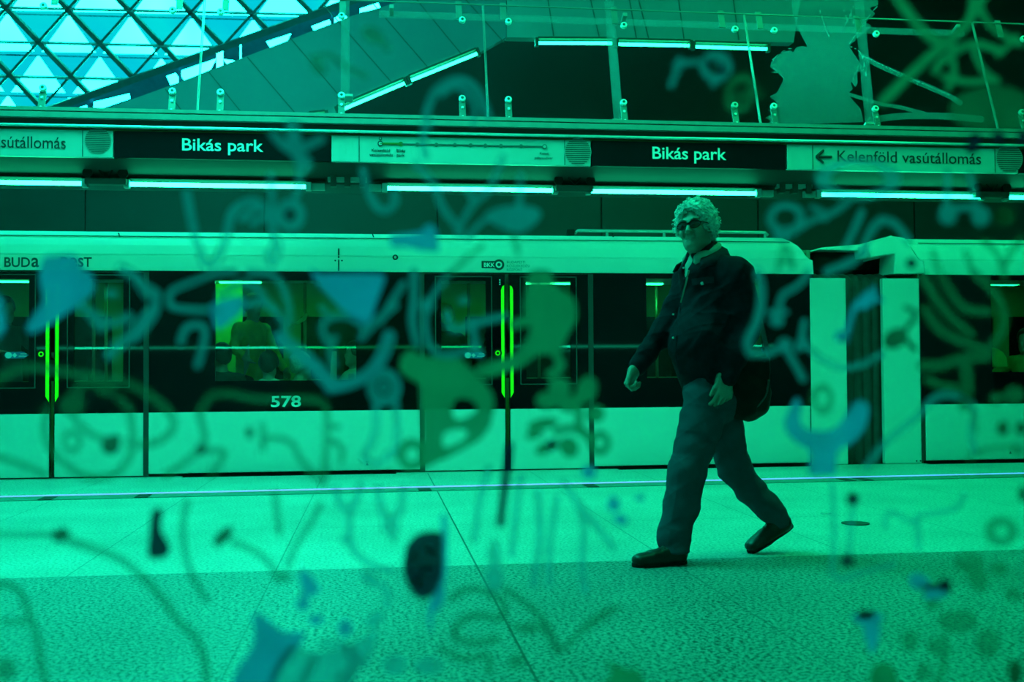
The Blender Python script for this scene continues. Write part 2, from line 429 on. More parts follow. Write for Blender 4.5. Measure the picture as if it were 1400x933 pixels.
# signs in the band
def sign_box(name, x0, x1, m, label, xm=None):
    A, B = P(x0, 200, YB-.03), P(x1, 200, YB-.03)
    t = thing(name, ((A.x+B.x)/2, YB, Z_S0), label, 'sign', 'signs along the beam')
    MB().box(A.x+.004, B.x-.004, YB-.03, YB+.018, Z_S0, Z_S1).build('sign_panel', m, t, bevel=.004)
    return t
YF = YB-.032
def ty(x, y700): return y700+(x-700)*.0165           # the band's own slope in the photograph
def speaker(t, x, y, r=18.5):
    c = P(x, y, YF); rr = (P(x+r, y, YF)-c).x
    a = MB().cyl((c.x, YF+.004, c.z), (c.x, YF-.004, c.z), rr, n=40).build('speaker_grille', mat('speaker_grey', (.36, .39, .39), .6), t)
    b = MB()
    for i in range(-6, 7):
        z = i*rr/7; q = math.sqrt(max(rr*rr-z*z, 0))*.93
        b.box(c.x-q, c.x+q, YF-.007, YF-.003, c.z+z-rr*.028, c.z+z+rr*.028)
    b.build('speaker_slot', M_dgrey, a)
def joint(t, x):
    a = P(x, 200, YF); MB().box(a.x-.003, a.x+.003, YF-.002, YF+.003, Z_S0+.003, Z_S1-.003).build('panel_joint', M_dgrey, t)
W1 = sign_box('direction_sign', -250, 155, M_signw, 'white direction sign cut off by the photo edge, with a round speaker at its end')
text('Kelenföld vasútállomás', -106, 90, ty(20, 211), 16.5, YF, M_ink, W1); speaker(W1, 134, 192.5); joint(W1, 113)
K1 = sign_box('station_sign', 155.5, 452, M_signk, 'black station name sign between the cut-off white direction sign and the route diagram')
text('Bikás park', 249, 360, 205.5, 16.5, YF, M_letter, K1, bold=.012)
W2 = sign_box('route_sign', 452.5, 808, M_signw, 'long white sign with a thin route diagram and a round speaker at one end')
joint(W2, 491); joint(W2, 772); speaker(W2, 790, 207.5)
K2 = sign_box('station_sign', 808.5, 1075, M_signk, 'black station name sign above the walking man in the dark jacket')
text('Bikás park', 892, 993, 217, 16.5, YF, M_letter, K2, bold=.012)
W3 = sign_box('direction_sign', 1075.5, 1392, M_signw, 'white direction sign with an arrow pointing towards the black station sign')
text('Kelenföld vasútállomás', 1145, 1341, 221, 15.5, YF, M_ink, W3); speaker(W3, 1379.5, 217); joint(W3, 1111); joint(W3, 1360)
K3 = sign_box('station_sign', 1393, 1700, M_signk, 'sliver of a black sign beyond the direction sign with the arrow')
a = MB()
for p, q in (((1116, 214.3), (1137, 214.7)), ((1116, 214.3), (1126, 205.5)), ((1116, 214.3), (1126, 223))):
    p, q = P(*p, YF-.003), P(*q, YF-.003); a.cyl(p, q, .0115, n=8)
a.build('arrow', M_ink, W3)
M_line = mat('route_line', (.09, .13, .13), .6); M_line2 = mat('route_line_travelled', (.10, .17, .03), .6); M_pale = mat('route_pale', (.42, .47, .47), .6)
stops = [(520, 196.5), (548, 197), (570.5, 197.5), (596.5, 198), (622, 198.3), (643.5, 198.8), (663.5, 199.2), (685, 199.6), (712.5, 200), (744.5, 200.8)]
for (i, (p, q)) in enumerate(zip(stops, stops[1:])):
    MB().cyl(P(*p, YF), P(*q, YF), .008 if i else .011, n=6).build('route_line', M_line2 if i == 0 else M_line, W2)
for i, p in enumerate(stops):
    c = P(*p, YF); r = (.024, .02, .017, .017, .017, .017, .017, .017, .017, .022)[i]
    s = MB().cyl((c.x, YF+.002, c.z), (c.x, YF-.006, c.z), r, n=20).build('route_stop', M_ink if i == 0 else (M_line2 if i == 1 else M_line), W2)
    if i in (0, 9): MB().cyl((c.x, YF, c.z), (c.x, YF-.009, c.z), r*.62, n=18).build('stop_centre', M_signw, s)
c = P(520, 189.5, YF); b = MB().cyl((c.x, YF, c.z), (c.x, YF-.006, c.z), .014, n=16).build('route_stop', M_ink, W2); MB().cyl((c.x, YF, c.z), (c.x, YF-.009, c.z), .008, n=14).build('stop_centre', M_signw, b)
text('Kelenföld', 508, 533, 207.5, 4.2, YF, M_ink, W2); text('vasútállomás', 505, 537, 213.5, 4.2, YF, M_ink, W2)
text('Bikás', 542, 554, 208, 4.2, YF, M_ink, W2); text('park', 542.5, 553, 214, 4.2, YF, M_ink, W2)
text('Keleti', 738, 750, 211.5, 3.6, YF, M_line, W2); text('pályaudvar', 731, 756, 217.5, 3.6, YF, M_line, W2)

# fluorescent lamps under the beam
YL = YB+.20
tubes = [(-122, 112, 'lamp tube cut off by the photo edge, under the sign with only half a name'), (178, 418, 'long lit lamp tube under the black sign beside the route diagram'),
         (530, 755, 'long lit lamp tube under the route diagram sign'), (808, 1033, "long lit lamp tube above the walking man's grey hair"),
         (1122, 1338, 'long lit lamp tube above the gap between the two carriages'), (1378, 1600, 'end of a lit lamp tube at the far edge, past the dark cable junction')]
for x0, x1, lb in tubes:
    A, B = P(x0, 252+(x0-178)*.0149, YL), P(x1, 252+(x1-178)*.0149, YL); z = (A.z+B.z)/2
    t = thing('tube_lamp', ((A.x+B.x)/2, YL, z), lb, 'lamp', 'lamp tubes under the beam')
    MB().cyl((A.x, YL, z), (B.x, YL, z), .018, n=14).build('lamp_tube', M_tube, t, smooth=True)
    xa_, xb_ = (.17 if x0 in (530, 1122) else .055), (.17 if x1 in (418, 1033) else .055)
    MB().prism([(A.x-xa_, YL-.02, z+.062), (A.x-xa_, YL+.05, z+.062), (A.x-xa_, YL+.05, z+.045), (A.x-xa_, YL-.02, z+.045)], (B.x-A.x+xa_+xb_, 0, 0)).build('lamp_batten', M_dark, t)
    for e, s in ((A.x, -1), (B.x, 1)):
        MB().box(min(e, e+s*.05), max(e, e+s*.05), YL-.03, YL+.03, z-.035, z+.04).build('lamp_socket', M_steel, t, bevel=.005)
    for e, s in ([(A.x-.165, 1)] if x0 in (530, 1122) else [])+([(B.x+.055, 1)] if x1 in (418, 1033) else []):
        MB().box(e, e+.11, YL-.022, YL+.03, z-.03, z+.03).build('end_box', M_grey, t, bevel=.004)
for x, lb in ((145, 'dark cable junction under the beam near the blue splash on the train'), (785, "dark cable junction under the beam, near the walking man's head"), (1355, 'dark cable junction under the beam at the end of the lamp row')):
    c = P(x, 247+(x-145)*.0152, YL-.04)
    t = thing('cable_junction', (c.x, YL-.04, c.z), lb, 'cable junction', 'cable junctions between the lamps')
    MB().box(c.x-.17, c.x+.17, YL-.07, YL+.03, c.z-.035, c.z+.02).build('junction_tray', M_dgrey, t, bevel=.008)
    for s in (-1, 1):
        MB().cyl((c.x+s*.145, YL-.07, c.z+.06), (c.x+s*.145, YL+.0, c.z+.06), .042, .03, n=16).build('clamp_knob', M_dark, t)
        MB().tube([(c.x+s*.145, YL-.03, c.z+.05), (c.x+s*.12, YL-.04, c.z+.0), (c.x+s*.1, YL-.05, c.z-.02)], .016).build('clamp_arm', M_dark, t, smooth=True)
    a = MB()
    for s in (-1, 1):
        a.tube([Vector((c.x+s*(.06-.05*k/8*1.2), YL-.06, c.z+.10-.07*math.sin(k/8*1.6))) for k in range(9)], .007, 6)
        a.tube([(c.x+s*.06, YL-.06, c.z+.10), (c.x+s*.075, YL-.05, c.z+.12), (c.x+s*.04, YL-.05, c.z+.11)], .007, 6)
    a.build('hanging_wire', M_dark, t, smooth=True)
for x, lb in ((475, 'short dark housing between lamps under the join of black sign and route diagram'), (1085, 'short dark housing between lamps under the white plain end of the arrow sign')):
    c = P(x, 244+(x-145)*.0152, YL)
    t = thing('cable_housing', (c.x, YL, c.z), lb, 'cable housing', 'cable housings between the lamps')
    MB().box(c.x-.17, c.x+.17, YL-.03, YL+.05, c.z-.0, c.z+.055).build('housing_box', M_grey, t, bevel=.005)
    for s in (-.12, .0, .13): MB().box(c.x+s-.025, c.x+s+.025, YL-.05, YL+.04, c.z-.045, c.z+.075).build('housing_clip', M_dgrey, t, bevel=.004)

# ------------------------------------------------------------------ leaning glass screen over the beam
LEAN = math.radians(20)
gp0 = Vector((0, YB+.12, Z_TOP+.09)); gn = Vector((0, -math.cos(LEAN), math.sin(LEAN))); gu = Vector((0, math.sin(LEAN), math.cos(LEAN)))
def G(px, py): return PP(px, py, gp0, gn)
M_clear = glass('clear_glass', (.93, .96, .96))
M_edge = mat('glass_edge', (.17, .22, .21), .3, var=.03)
M_brk = mat('bracket_steel', (.16, .18, .18), .5)
M_fix = mat('fixing_steel', (.88, .90, .92), .35, metal=.1)
hx = [-130, 270, 667, 1037, 1358, 1660]
X = [G(hx[i], 150).x for i in range(6)]
def gz(s, x): p = gp0+gu*s; return Vector((x, p.y, p.z))
s_top = (G(700, 8)-gp0).dot(gu); s_fix0 = (G(697, 137)-gp0).dot(gu); s_fix1 = (G(692, 30)-gp0).dot(gu)
names = ['first', 'second', 'third', 'fourth', 'fifth']
glab = ['clear leaning glass panel in front of the triangle lattice roof', 'clear leaning glass panel in front of the slanted row of lamp tubes',
        'clear leaning glass panel in front of the level ceiling tubes', 'clear leaning glass panel with a torn peeling film on it', 'clear leaning glass panel over the end of the arrow sign, cut by the frame edge']
panes = []
fx = [[57, 235], [301, 467, 632], [695, 852, 1003], [1056, 1194], [1392]]
for i in range(5):
    t = thing('glass_balustrade', gz(0, (X[i]+X[i+1])/2), glab[i], 'glass balustrade', 'leaning glass panels above the beam'); panes.append(t)
    a, b = X[i]+.006, X[i+1]-.006
    MB().add([gz(0, a), gz(0, b), gz(s_top-.008, b), gz(s_top-.008, a)], [(0, 1, 2, 3)]).build('glass_pane', M_clear, t)
    MB().add([gz(s_top+.008, a), gz(s_top+.008, b), gz(s_top+1.2, b), gz(s_top+1.2, a)], [(0, 1, 2, 3)]).build('glass_pane', M_clear, t)
    e = MB()
    for x in (a, b): e.obox(gz(s_top/2, x), (.003, 0, 0), gn*.006, gu*(s_top/2-.01))
    e.obox(gz(s_top, (a+b)/2), ((b-a)/2, 0, 0), gn*.006, gu*.004)
    e.build('glass_edge', M_edge, t)
    for x in fx[i]:
        xx = G(x, 137).x
        for s in (s_fix0, s_fix1):
            c = gz(s, G(x, 137 if s is s_fix0 else 30).x)
            f = MB().cyl(c+gn*.022, c-gn*.012, .030, n=24).build('point_fixing', M_fix, t, bevel=.005)
            MB().cyl(c+gn*.026, c+gn*.02, .013, n=12).build('fixing_screw', M_dgrey, f)
        c0, c1 = gz(s_fix0-.02, xx), gz(.0, xx)
        br = MB().obox((c0+c1)/2-gn*.012, (.028, 0, 0), gn*.006, (c0-c1)/2).build('bracket', M_brk, t)
        for q in (.35, .85):
            c = c0.lerp(c1, q)-gn*.002; MB().cyl(c+gn*.008, c-gn*.008, .012, n=10).build('bracket_bolt', M_fix, br)
        c0, c1 = gz(s_fix1+.03, xx), gz(s_fix1+.22, xx)
        MB().obox((c0+c1)/2-gn*.012, (.028, 0, 0), gn*.006, (c1-c0)/2).build('bracket', M_brk, t)

# ------------------------------------------------------------------ what stands beyond the glass screen
YU = 13.2
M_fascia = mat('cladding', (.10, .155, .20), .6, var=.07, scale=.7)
M_seam = mat('cladding_seam', (.07, .09, .09), .8)
def poly(name, pts, Y, th, m, kind='structure', parent=None):
    o = MB().prism([P(x, y, Y) for x, y in pts], (0, th, 0)).build(name, m, parent)
    if kind: o['kind'] = kind
    return o
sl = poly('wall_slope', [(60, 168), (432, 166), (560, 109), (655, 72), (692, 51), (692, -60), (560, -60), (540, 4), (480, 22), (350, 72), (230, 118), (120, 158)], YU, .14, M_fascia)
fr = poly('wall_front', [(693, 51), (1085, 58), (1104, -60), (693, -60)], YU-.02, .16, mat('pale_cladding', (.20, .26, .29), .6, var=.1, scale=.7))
def seams(lst, Y, parent):
    a = MB()
    for (p, q) in lst:
        A, B = P(*p, Y), P(*q, Y); d = (B-A).normalized(); n = Vector((-d.z, 0, d.x))*.006
        a.prism([A-n, B-n, B+n, A+n], (0, -.006, 0))
    a.build('panel_seam', M_seam, parent)
seams([((441, 5), (540, 118)), ((497, -10), (590, 98)), ((570, 0), (634, 78)), ((630, -8), (689, 58)), ((395, 50), (463, 130)), ((338, 78), (408, 160)), ((285, 98), (335, 160)), ((226, 122), (258, 164))], YU-.002, sl)
seams([((746, -20), (757, 49)), ((803, -20), (819, 50)), ((857, -20), (870, 52)), ((868, -20), (887, 53)), ((925, -20), (935, 53)), ((1000, -20), (1010, 55))], YU-.024, fr)
# the lamps under the edge of the cladding
lamp_px = [((424, 161), (445, 158.6), 'short lit lamp tube at the foot of the sloping cladding'), ((464, 151.5), (553, 114), 'lit lamp tube on the slope, lower one of the two long sloping tubes'), ((562, 110), (652, 73.5), 'lit lamp tube on the slope, upper one of the two long sloping tubes'),
           ((736, 59), (836, 59.3), 'level lit ceiling tube next to the top of the sloping tubes'), ((845, 60.5), (942, 62.5), 'level lit ceiling tube in the middle of the upper three'), ((950, 64), (1048, 67), 'level lit ceiling tube nearest the torn film')]
for p, q, lb in lamp_px:
    A, B = P(*p, YU-.12), P(*q, YU-.12); c = (A+B)/2; d = (B-A).normalized(); n = Vector((-d.z, 0, d.x))
    t = thing('ceiling_lamp', c, lb, 'lamp', 'lamp tubes under the upper cladding')
    MB().cyl(A, B, .018, n=12).build('lamp_tube', mat('upper_tube', (1, 1, 1), .5, emit=(1.25, 1, .6), es=26), t, smooth=True)
    MB().obox(c+n*.055, (B-A)/2*1.02, (0, .05, 0), n*.012).build('lamp_tray', M_dgrey, t)
    for e, s in ((A, -1), (B, 1)): MB().obox(e+d*s*.02+n*.01, d*.02, (0, .04, 0), n*.05).build('lamp_socket', M_dgrey, t)
# slim posts and a rail behind the glass
M_post = paint('frosted_fin', (.30, .36, .35), .28)
for (xb, yb, xt, yt, lb) in ((472, 134, 472, -40, 'pale upright post behind glass beside the sloping tubes'), (846, 168, 829, -40, 'pale leaning post behind glass between level ceiling tubes'), (1190, 172, 1170, -40, 'dim leaning post behind the torn film')):
    A, B = PP(xb, yb, gp0-gn*.5, gn), PP(xt, yt, gp0-gn*.5, gn)
    t = thing('support_post', A, lb, 'post', 'posts behind the glass screen')
    MB().obox((A+B)/2, (.04, 0, 0), gn*.03, (B-A)/2).build('post_shaft', M_post, t, bevel=.004)
    MB().obox(A, (.07, 0, 0), gn*.05, gu*.012).build('post_foot', M_grey, t)
A, B = PP(518, 19, gp0-gn*.42, gn), PP(1318, 46, gp0-gn*.42, gn)
t = thing('glass_rail', (A+B)/2, 'long pale level rail behind the leaning glass screen', 'rail')
MB().obox((A+B)/2, (B-A)/2, gn*.015, gu*.03).build('rail_bar', M_post, t, bevel=.004)
for q in (.02, .4, .98):
    c = A.lerp(B, q); MB().obox(c+gn*.06, (.02, 0, 0), gn*.06, gu*.02).build('rail_bracket', M_grey, t)

# lattice roof with triangular openings to the sky
rp0 = P(150, 80, 19.5); rn = Vector((0, -math.cos(math.radians(28)), -math.sin(math.radians(28))))
def Rf(x, y, d=0): return PP(x, y, rp0-rn*d, rn)
M_roofp = glass('blue_roof_glass', (.002, .0150, .026), .006, .1)
M_bar = mat('lattice_bar', (.05, .13, .16), .7, spec=.1)
win = thing('lattice_roof', rp0, 'blue glazed lattice roof with bright triangular openings to the sky', 'roof')
win['kind'] = 'structure'
def clip_poly(pts, a, b, c):                          # keep a*x+b*y<=c
    out = []
    for i in range(len(pts)):
        p, q = pts[i], pts[(i+1) % len(pts)]; dp, dq = a*p[0]+b*p[1]-c, a*q[0]+b*q[1]-c
        if dp <= 0: out.append(p)
        if (dp < 0) != (dq < 0) and dp != dq:
            t = dp/(dp-dq); out.append((p[0]+(q[0]-p[0])*t, p[1]+(q[1]-p[1])*t))
    return out
ea, eb = (60-8, 152+5), (480, 0+6)                    # the slanting edge of the roof
en = (-(eb[1]-ea[1]), (eb[0]-ea[0])); ec = en[0]*ea[0]+en[1]*ea[1]
if en[1] < 0: en = (-en[0], -en[1]); ec = -ec
skin = MB(); a_, h_, w_ = 84.0, 57.0, 36.5
def tri_add(pts):
    pts = clip_poly(pts, en[0], en[1], ec)
    if len(pts) > 2: skin.add([Rf(*p, .55) for p in pts], [tuple(range(len(pts)))])
for r in range(-3, 4):
    for c in range(-7, 9):
        ax_, ay_ = 94+c*a_+r*42.5, 20+r*h_+c*2.0      # apex of one opening
        L, R_, A2 = (ax_-w_-.5, ay_+51), (ax_+w_+.5, ay_+52), (ax_, ay_)
        nl, nr = (ax_-42, ay_+h_), (ax_+42, ay_+h_+2)  # apexes of the row beneath
        tri_add([A2, (ax_+a_, ay_+2), (ax_+a_-w_-.5, ay_+53), R_])       # the solid between two openings
        tri_add([L, R_, nr, nl]); tri_add([R_, (ax_+a_-w_-.5, ay_+53), nr])
skin.build('roof_panel', M_roofp, win)
bars = []
M_bar2 = mat('pale_bar', (.10, .30, .40), .6)
def bar(p, q, w, nm='lattice_bar', m=None):
    A, B = Rf(*p), Rf(*q); d = (B-A).normalized(); n = rn.cross(d)
    MB().obox((A+B)/2, (B-A)/2, n*w, rn*.05).build(nm, m or M_bar, win)
def cut(p, q):
    f = lambda s: en[0]*(p[0]+(q[0]-p[0])*s)+en[1]*(p[1]+(q[1]-p[1])*s)-ec
    if f(0) > 0 and f(1) > 0: return None
    if f(0) <= 0 and f(1) <= 0: return p, q
    s = f(0)/(f(0)-f(1)); m = (p[0]+(q[0]-p[0])*s, p[1]+(q[1]-p[1])*s)
    return (p, m) if f(0) <= 0 else (m, q)
for c in range(-3, 7):
    p = cut((10+c*a_-45*1.2, 12-47*1.2+2*c), (10+c*a_+45*3.4, 12+47*3.4+2*c))
    if p: bar(*p, .038)
    p = cut((52+c*a_+45*1.4, 58-47*1.4*1.06+2*c), (52+c*a_-45*2.6, 58+47*2.6*1.06+2*c))
    if p: bar(*p, .02)
for r in range(-1, 4):
    p = cut((-60, 11+r*47-2), (420, 11+r*47+9))
    if p: bar(*p, .016, m=M_bar2)
# the slanting edge beam and the glazed strip below it
def strip(p, q, w, m, d=0., nm='edge_beam'):
    A, B = Rf(*p, d), Rf(*q, d); dd = (B-A).normalized(); n = rn.cross(dd)
    return MB().obox((A+B)/2, (B-A)/2, n*w, rn*.06).build(nm, m, win)
strip((40, 160), (495, -4), .055, M_bar, -.05)
M_eave = mat('eave_panel', (.03, .14, .24), .6, spec=.1)
ev = MB()
def lp(s, o):                                        # along the edge, offset downwards in the photo
    x = 40+(560-40)*s; return (x, 160-164/455*(x-40)+o)
quads = [[(93, 152), (118, 144), (128, 152)], [(119, 142), (177, 128), (178, 135), (128, 152)], [(228, 104), (240, 100), (248, 112), (233, 116)], [(244, 98), (296, 80), (288, 95), (252, 110)], [(305, 81), (328, 84), (312, 90)],
         [(364, 57), (398, 46), (389, 63), (372, 69)], [(426, 36), (450, 27), (457, 39), (433, 48)], [(452, 26), (470, 20), (480, 28), (459, 37)], [(492, 12), (517, 4), (520, 11), (492, 17)]]
segs = [(40, 93), (178, 228), (330, 364), (398, 426), (480, 492), (520, 600)]
for a, b in segs:
    f = lambda x: 160-164/455*(x-40)
    ev.add([Rf(a, f(a)-3, .3), Rf(b, f(b)-3, .3), Rf(b, f(b)+30, .3), Rf(a, f(a)+30, .3)], [(0, 1, 2, 3)])
for q in quads:
    a, b = min(x for x, y in q), max(x for x, y in q); n = len(q)
    tops = lambda x: [y0+(y1-y0)*(x-x0)/(x1-x0) for (x0, y0), (x1, y1) in zip(q, q[1:]+q[:1]) if x0 != x1 and min(x0, x1)-1e-6 <= x <= max(x0, x1)+1e-6]
    xs_ = sorted({x for x, y in q})
    for x0, x1 in zip(xs_, xs_[1:]):
        e0, e1 = f(x0), f(x1); t0, t1 = tops(x0+.01), tops(x1-.01)
        if len(t0) < 2 or len(t1) < 2: continue
        for (u0, u1), (v0, v1) in (((e0-3, e1-3), (min(t0), min(t1))), ((max(t0), max(t1)), (e0+30, e1+30))):
            if v0 > u0 or v1 > u1: ev.add([Rf(x0, u0, .3), Rf(x1, u1, .3), Rf(x1, v1, .3), Rf(x0, v0, .3)], [(0, 1, 2, 3)])
ev.build('eave_panel', M_eave, win)

# lit strip set in the platform edge
A, B = PZ(-60, 682.6, 0), PZ(1460, 647.4, 0); d = (B-A).normalized(); n = Vector((-d.y, d.x, 0))
t = thing('edge_light', (A+B)/2, 'long thin light strip let into the platform edge, in front of the train', 'light strip')
MB().obox((A+B)/2-n*.13+Vector((0, 0, .002)), (B-A)/2, n*.13, (0, 0, .004)).build('edge_channel', mat('edge_channel', (.2, .22, .21), .5), t)
MB().obox((A+B)/2+n*.03+Vector((0, 0, .004)), (B-A)/2, n*.035, (0, 0, .005)).build('light_line', mat('violet_led', (.05, .05, .1), .4, emit=(1, .022, .10), es=30), t)
for x in (73, 200, 579, 806, 1160, 1184):
    f = ((P(x, 660, 9).x)-A.x)/(B.x-A.x); c = A.lerp(B, f)-n*.16+Vector((0, 0, .006)); MB().obox(c, d*.05, n*.10, (0, 0, .003)).build('channel_joint', M_dgrey, t)
# small covers in the floor
for x, y, rx, lb in ((1169.5, 716.5, .085, 'larger round metal cover set in the floor past the walking man'), (1129, 703, .035, 'small pale round cover set in the floor past the walking man')):
    c = PZ(x, y, 0)
    MBo = MB().cyl((c.x, c.y, .001), (c.x, c.y, .006), rx, n=28).build('floor_cover', M_dgrey if rx > .05 else M_rail)
    props(MBo, lb, 'floor cover')

# ------------------------------------------------------------------ the train
def T(x, y): return P(x, y, YT)
def tx(x): return P(x, 470, YT).x
def tz(y): return P(600, y, YT).z                     # heights read off the photo's column 600
Z_SILL, Z_BAND0, Z_BAND1, Z_ROOF = tz(641.5), tz(560), tz(372.5), tz(318.5)
Z_WIN0, Z_WIN1 = tz(518.5), tz(383)
M_pane = glass('window_glass', (.80, .82, .80), .05, .0)
M_panew = glass('door_glass', (.72, .75, .72), .05, .0)
M_frame = mat('window_frame', (.03, .034, .036), .3)
M_inner = mat('carriage_lining', (.20, .24, .15), .6, var=.04)
M_seat = mat('seat_cloth', (.03, .05, .06), .8)
M_steelp = mat('step_plate', (.42, .43, .42), .6)
M_tag = mat('blue_sticker', (.04, .12, .30), .5)
M_tagw = mat('sticker_white', (.5, .6, .7), .5)
prof = [(0, 372.5), (0, 353), (.004, 351), (.012, 347), (.03, 338), (.055, 331), (.075, 327.5), (.075, 326), (.12, 321), (.15, 318.5), (.6, 314), (1.4, 312)]
def cove(x_of, name, parent):
    """curved upper body side: profile of depth and height, ends set per height"""
    a = MB(); pr = [(YT+d, tz(y), x_of(y)) for d, y in prof]
    for (y, z, (x0, x1)) in pr: a.v += [(x0, y, z), (x1, y, z)]
    n = len(pr)
    a.f += [(2*i, 2*i+1, 2*i+3, 2*i+2) for i in range(n-1)]
    m = len(a.v)
    a.v += [(v[0], YT+1.4, v[2]) for v in a.v[:m]]
    a.f += [(2*i, 2*i+2, m+2*i+2, m+2*i) for i in range(n-1)]+[(2*i+1, m+2*i+1, m+2*i+3, 2*i+3) for i in range(n-1)]
    a.f += [(0, m, m+1, 1)]
    return a.build(name, M_white, parent, smooth=False)
def carriage(x0, x1, label, ends, holes, doors, panels):
    t = thing('train_carriage', ((x0+x1)/2, YT+.3, -.2), label, 'train carriage', 'carriages of the train')
    up = cove(ends, 'body_cove', t)
    q0, q1 = [max(e_, v) if k == 0 else min(e_, v) for k, (e_, v) in enumerate(zip(ends(326), (x0, x1)))]
    MB().box(q0+.03, q1-.03, YT+.066, YT+.09, tz(326.2), tz(325.2)).build('gutter_line', M_dgrey, t)
    q0, q1 = [max(e_, v) if k == 0 else min(e_, v) for k, (e_, v) in enumerate(zip(ends(351), (x0, x1)))]
    MB().box(q0+.03, q1-.03, YT-.004, YT+.03, tz(351), tz(350)).build('side_crease', M_white, t)
    MB().box(x0, x1, YT+.02, YT+2.7, -1.0, -.04).build('underframe', M_dark, t)
    hs = [(tx(a), tx(b), tz(d), tz(c)) for a, b, c, d in holes]
    MB().sheet(x0, x1, Z_BAND0, Z_BAND1, hs+[(tx(a), tx(b), -1, Z_BAND1-.012) for a, b in doors], YT+.004).build('window_band', M_black, t, solid=.02)
    for a, b in panels:
        A, B = tx(a), tx(b)
        o = MB().box(A+.004, B-.004, YT-.012, YT+.02, Z_SILL, Z_BAND0-.003).build('skirt_panel', M_white, t, bevel=.006)
        MB().box(A+.004, B-.004, YT+.01, YT+.05, -.06, Z_SILL).build('sill_shadow_gap', M_dark, t)  # dark strip put in for the shade under the panel
    for (a, b, c, d) in hs:
        f = MB().add([(a, YT+.006, c), (b, YT+.006, c), (b, YT+.006, d), (a, YT+.006, d)], [(0, 1, 2, 3)]).build('window_pane', M_pane, t)
        e = MB().sheet(a-.025, b+.025, c-.025, d+.025, [(a, b, c, d)], YT+.03).build('window_frame', M_frame, f, solid=.03)
    a = MB()                                          # lining: floor, far wall with its own windows, ceiling
    w = []
    k = x0+.6
    while k < x1-1.2: w.append((k, k+1.75, .88, 1.62)); k += 1.95
    a.sheet(x0+.05, x1-.05, -.02, 2.14, w, YT+2.6)
    o = a.build('wall_lining', M_inner, t, solid=.03)
    for q in w: MB().add([(q[0], YT+2.62, q[2]), (q[1], YT+2.62, q[2]), (q[1], YT+2.62, q[3]), (q[0], YT+2.62, q[3])], [(0, 1, 2, 3)]).build('lining_window', M_black, t)
    MB().box(x0+.05, x1-.05, YT+.06, YT+2.62, -.05, -.02).build('carriage_floor', M_seat, t)
    MB().box(x0+.05, x1-.05, YT+.06, YT+2.62, 2.14, 2.17).build('carriage_ceiling', M_inner, t)
    for q in (x0+.03, x1-.03): MB().box(q-.02, q+.02, YT+.05, YT+2.62, -.05, 2.17).build('end_lining', M_inner, t)
    return t, up
xL = tx(-640)
def e1(y):
    px = np.interp(y, [312, 318.5, 322, 330, 340, 350, 353, 372.5], [1074, 1078, 1083, 1094, 1101, 1106, 1112.5, 1113.5])
    return xL, tx(float(px))
CAR1, UP1 = carriage(xL, tx(1113), 'long white carriage with black windows behind the walking man', e1,
                     [(294, 487, 384.5, 519), (884, 1042, 379.5, 519)], [(-62, 199.5), (577.5, 806.5)], [(-400, -66), (203, 575.5), (808, 1106.5)])
def door(x0, x1, w0, w1, car, label=None, edge=1):
    """one sliding leaf: white foot, black upper half, window, yellow edge"""
    A, B = tx(x0)+.003, tx(x1)-.003; zf = tz(645.5)
    wz0, wz1 = tz(518.5), tz(384)
    W = (tx(w0), tx(w1), wz0, wz1)
    d = MB().sheet(A, B, Z_BAND0-.002, Z_BAND1-.015, [W], YT+.012).build('door_leaf', M_black, car, solid=.03)
    MB().box(A, B, YT-.006, YT+.03, zf+.012, Z_BAND0-.004).build('foot_panel', M_white, d, bevel=.004)
    MB().add([(W[0], YT+.014, W[2]), (W[1], YT+.014, W[2]), (W[1], YT+.014, W[3]), (W[0], YT+.014, W[3])], [(0, 1, 2, 3)]).build('door_window', M_panew, d)
    MB().sheet(W[0]-.06, W[1]+.06, W[2]-.06, W[3]+.045, [(W[0]-.052, W[1]+.052, W[2]-.052, W[3]+.037)], YT-.006).build('window_seal', mat('seal_line', (.05, .08, .075), .4), d, solid=.006)
    e = B if edge > 0 else A; s = -1 if edge > 0 else 1
    za, zb_ = tz(390), tz(545); u0, u1 = e+s*.010, e+s*.040
    pts = [(u0, YT-.012, zb_), (u1, YT-.012, zb_+.05), (u1, YT-.012, za-.045), (u1+s*-.012, YT-.012, za-.012), (u0, YT-.012, za)]
    MB().prism(pts, (0, .012, 0)).build('yellow_strip', M_yel, d)
    MB().box(min(e, e+s*.006), max(e, e+s*.006), YT-.01, YT+.03, zf+.01, Z_BAND1-.02).build('rubber_edge', M_dark, d)
    return d, W, u1
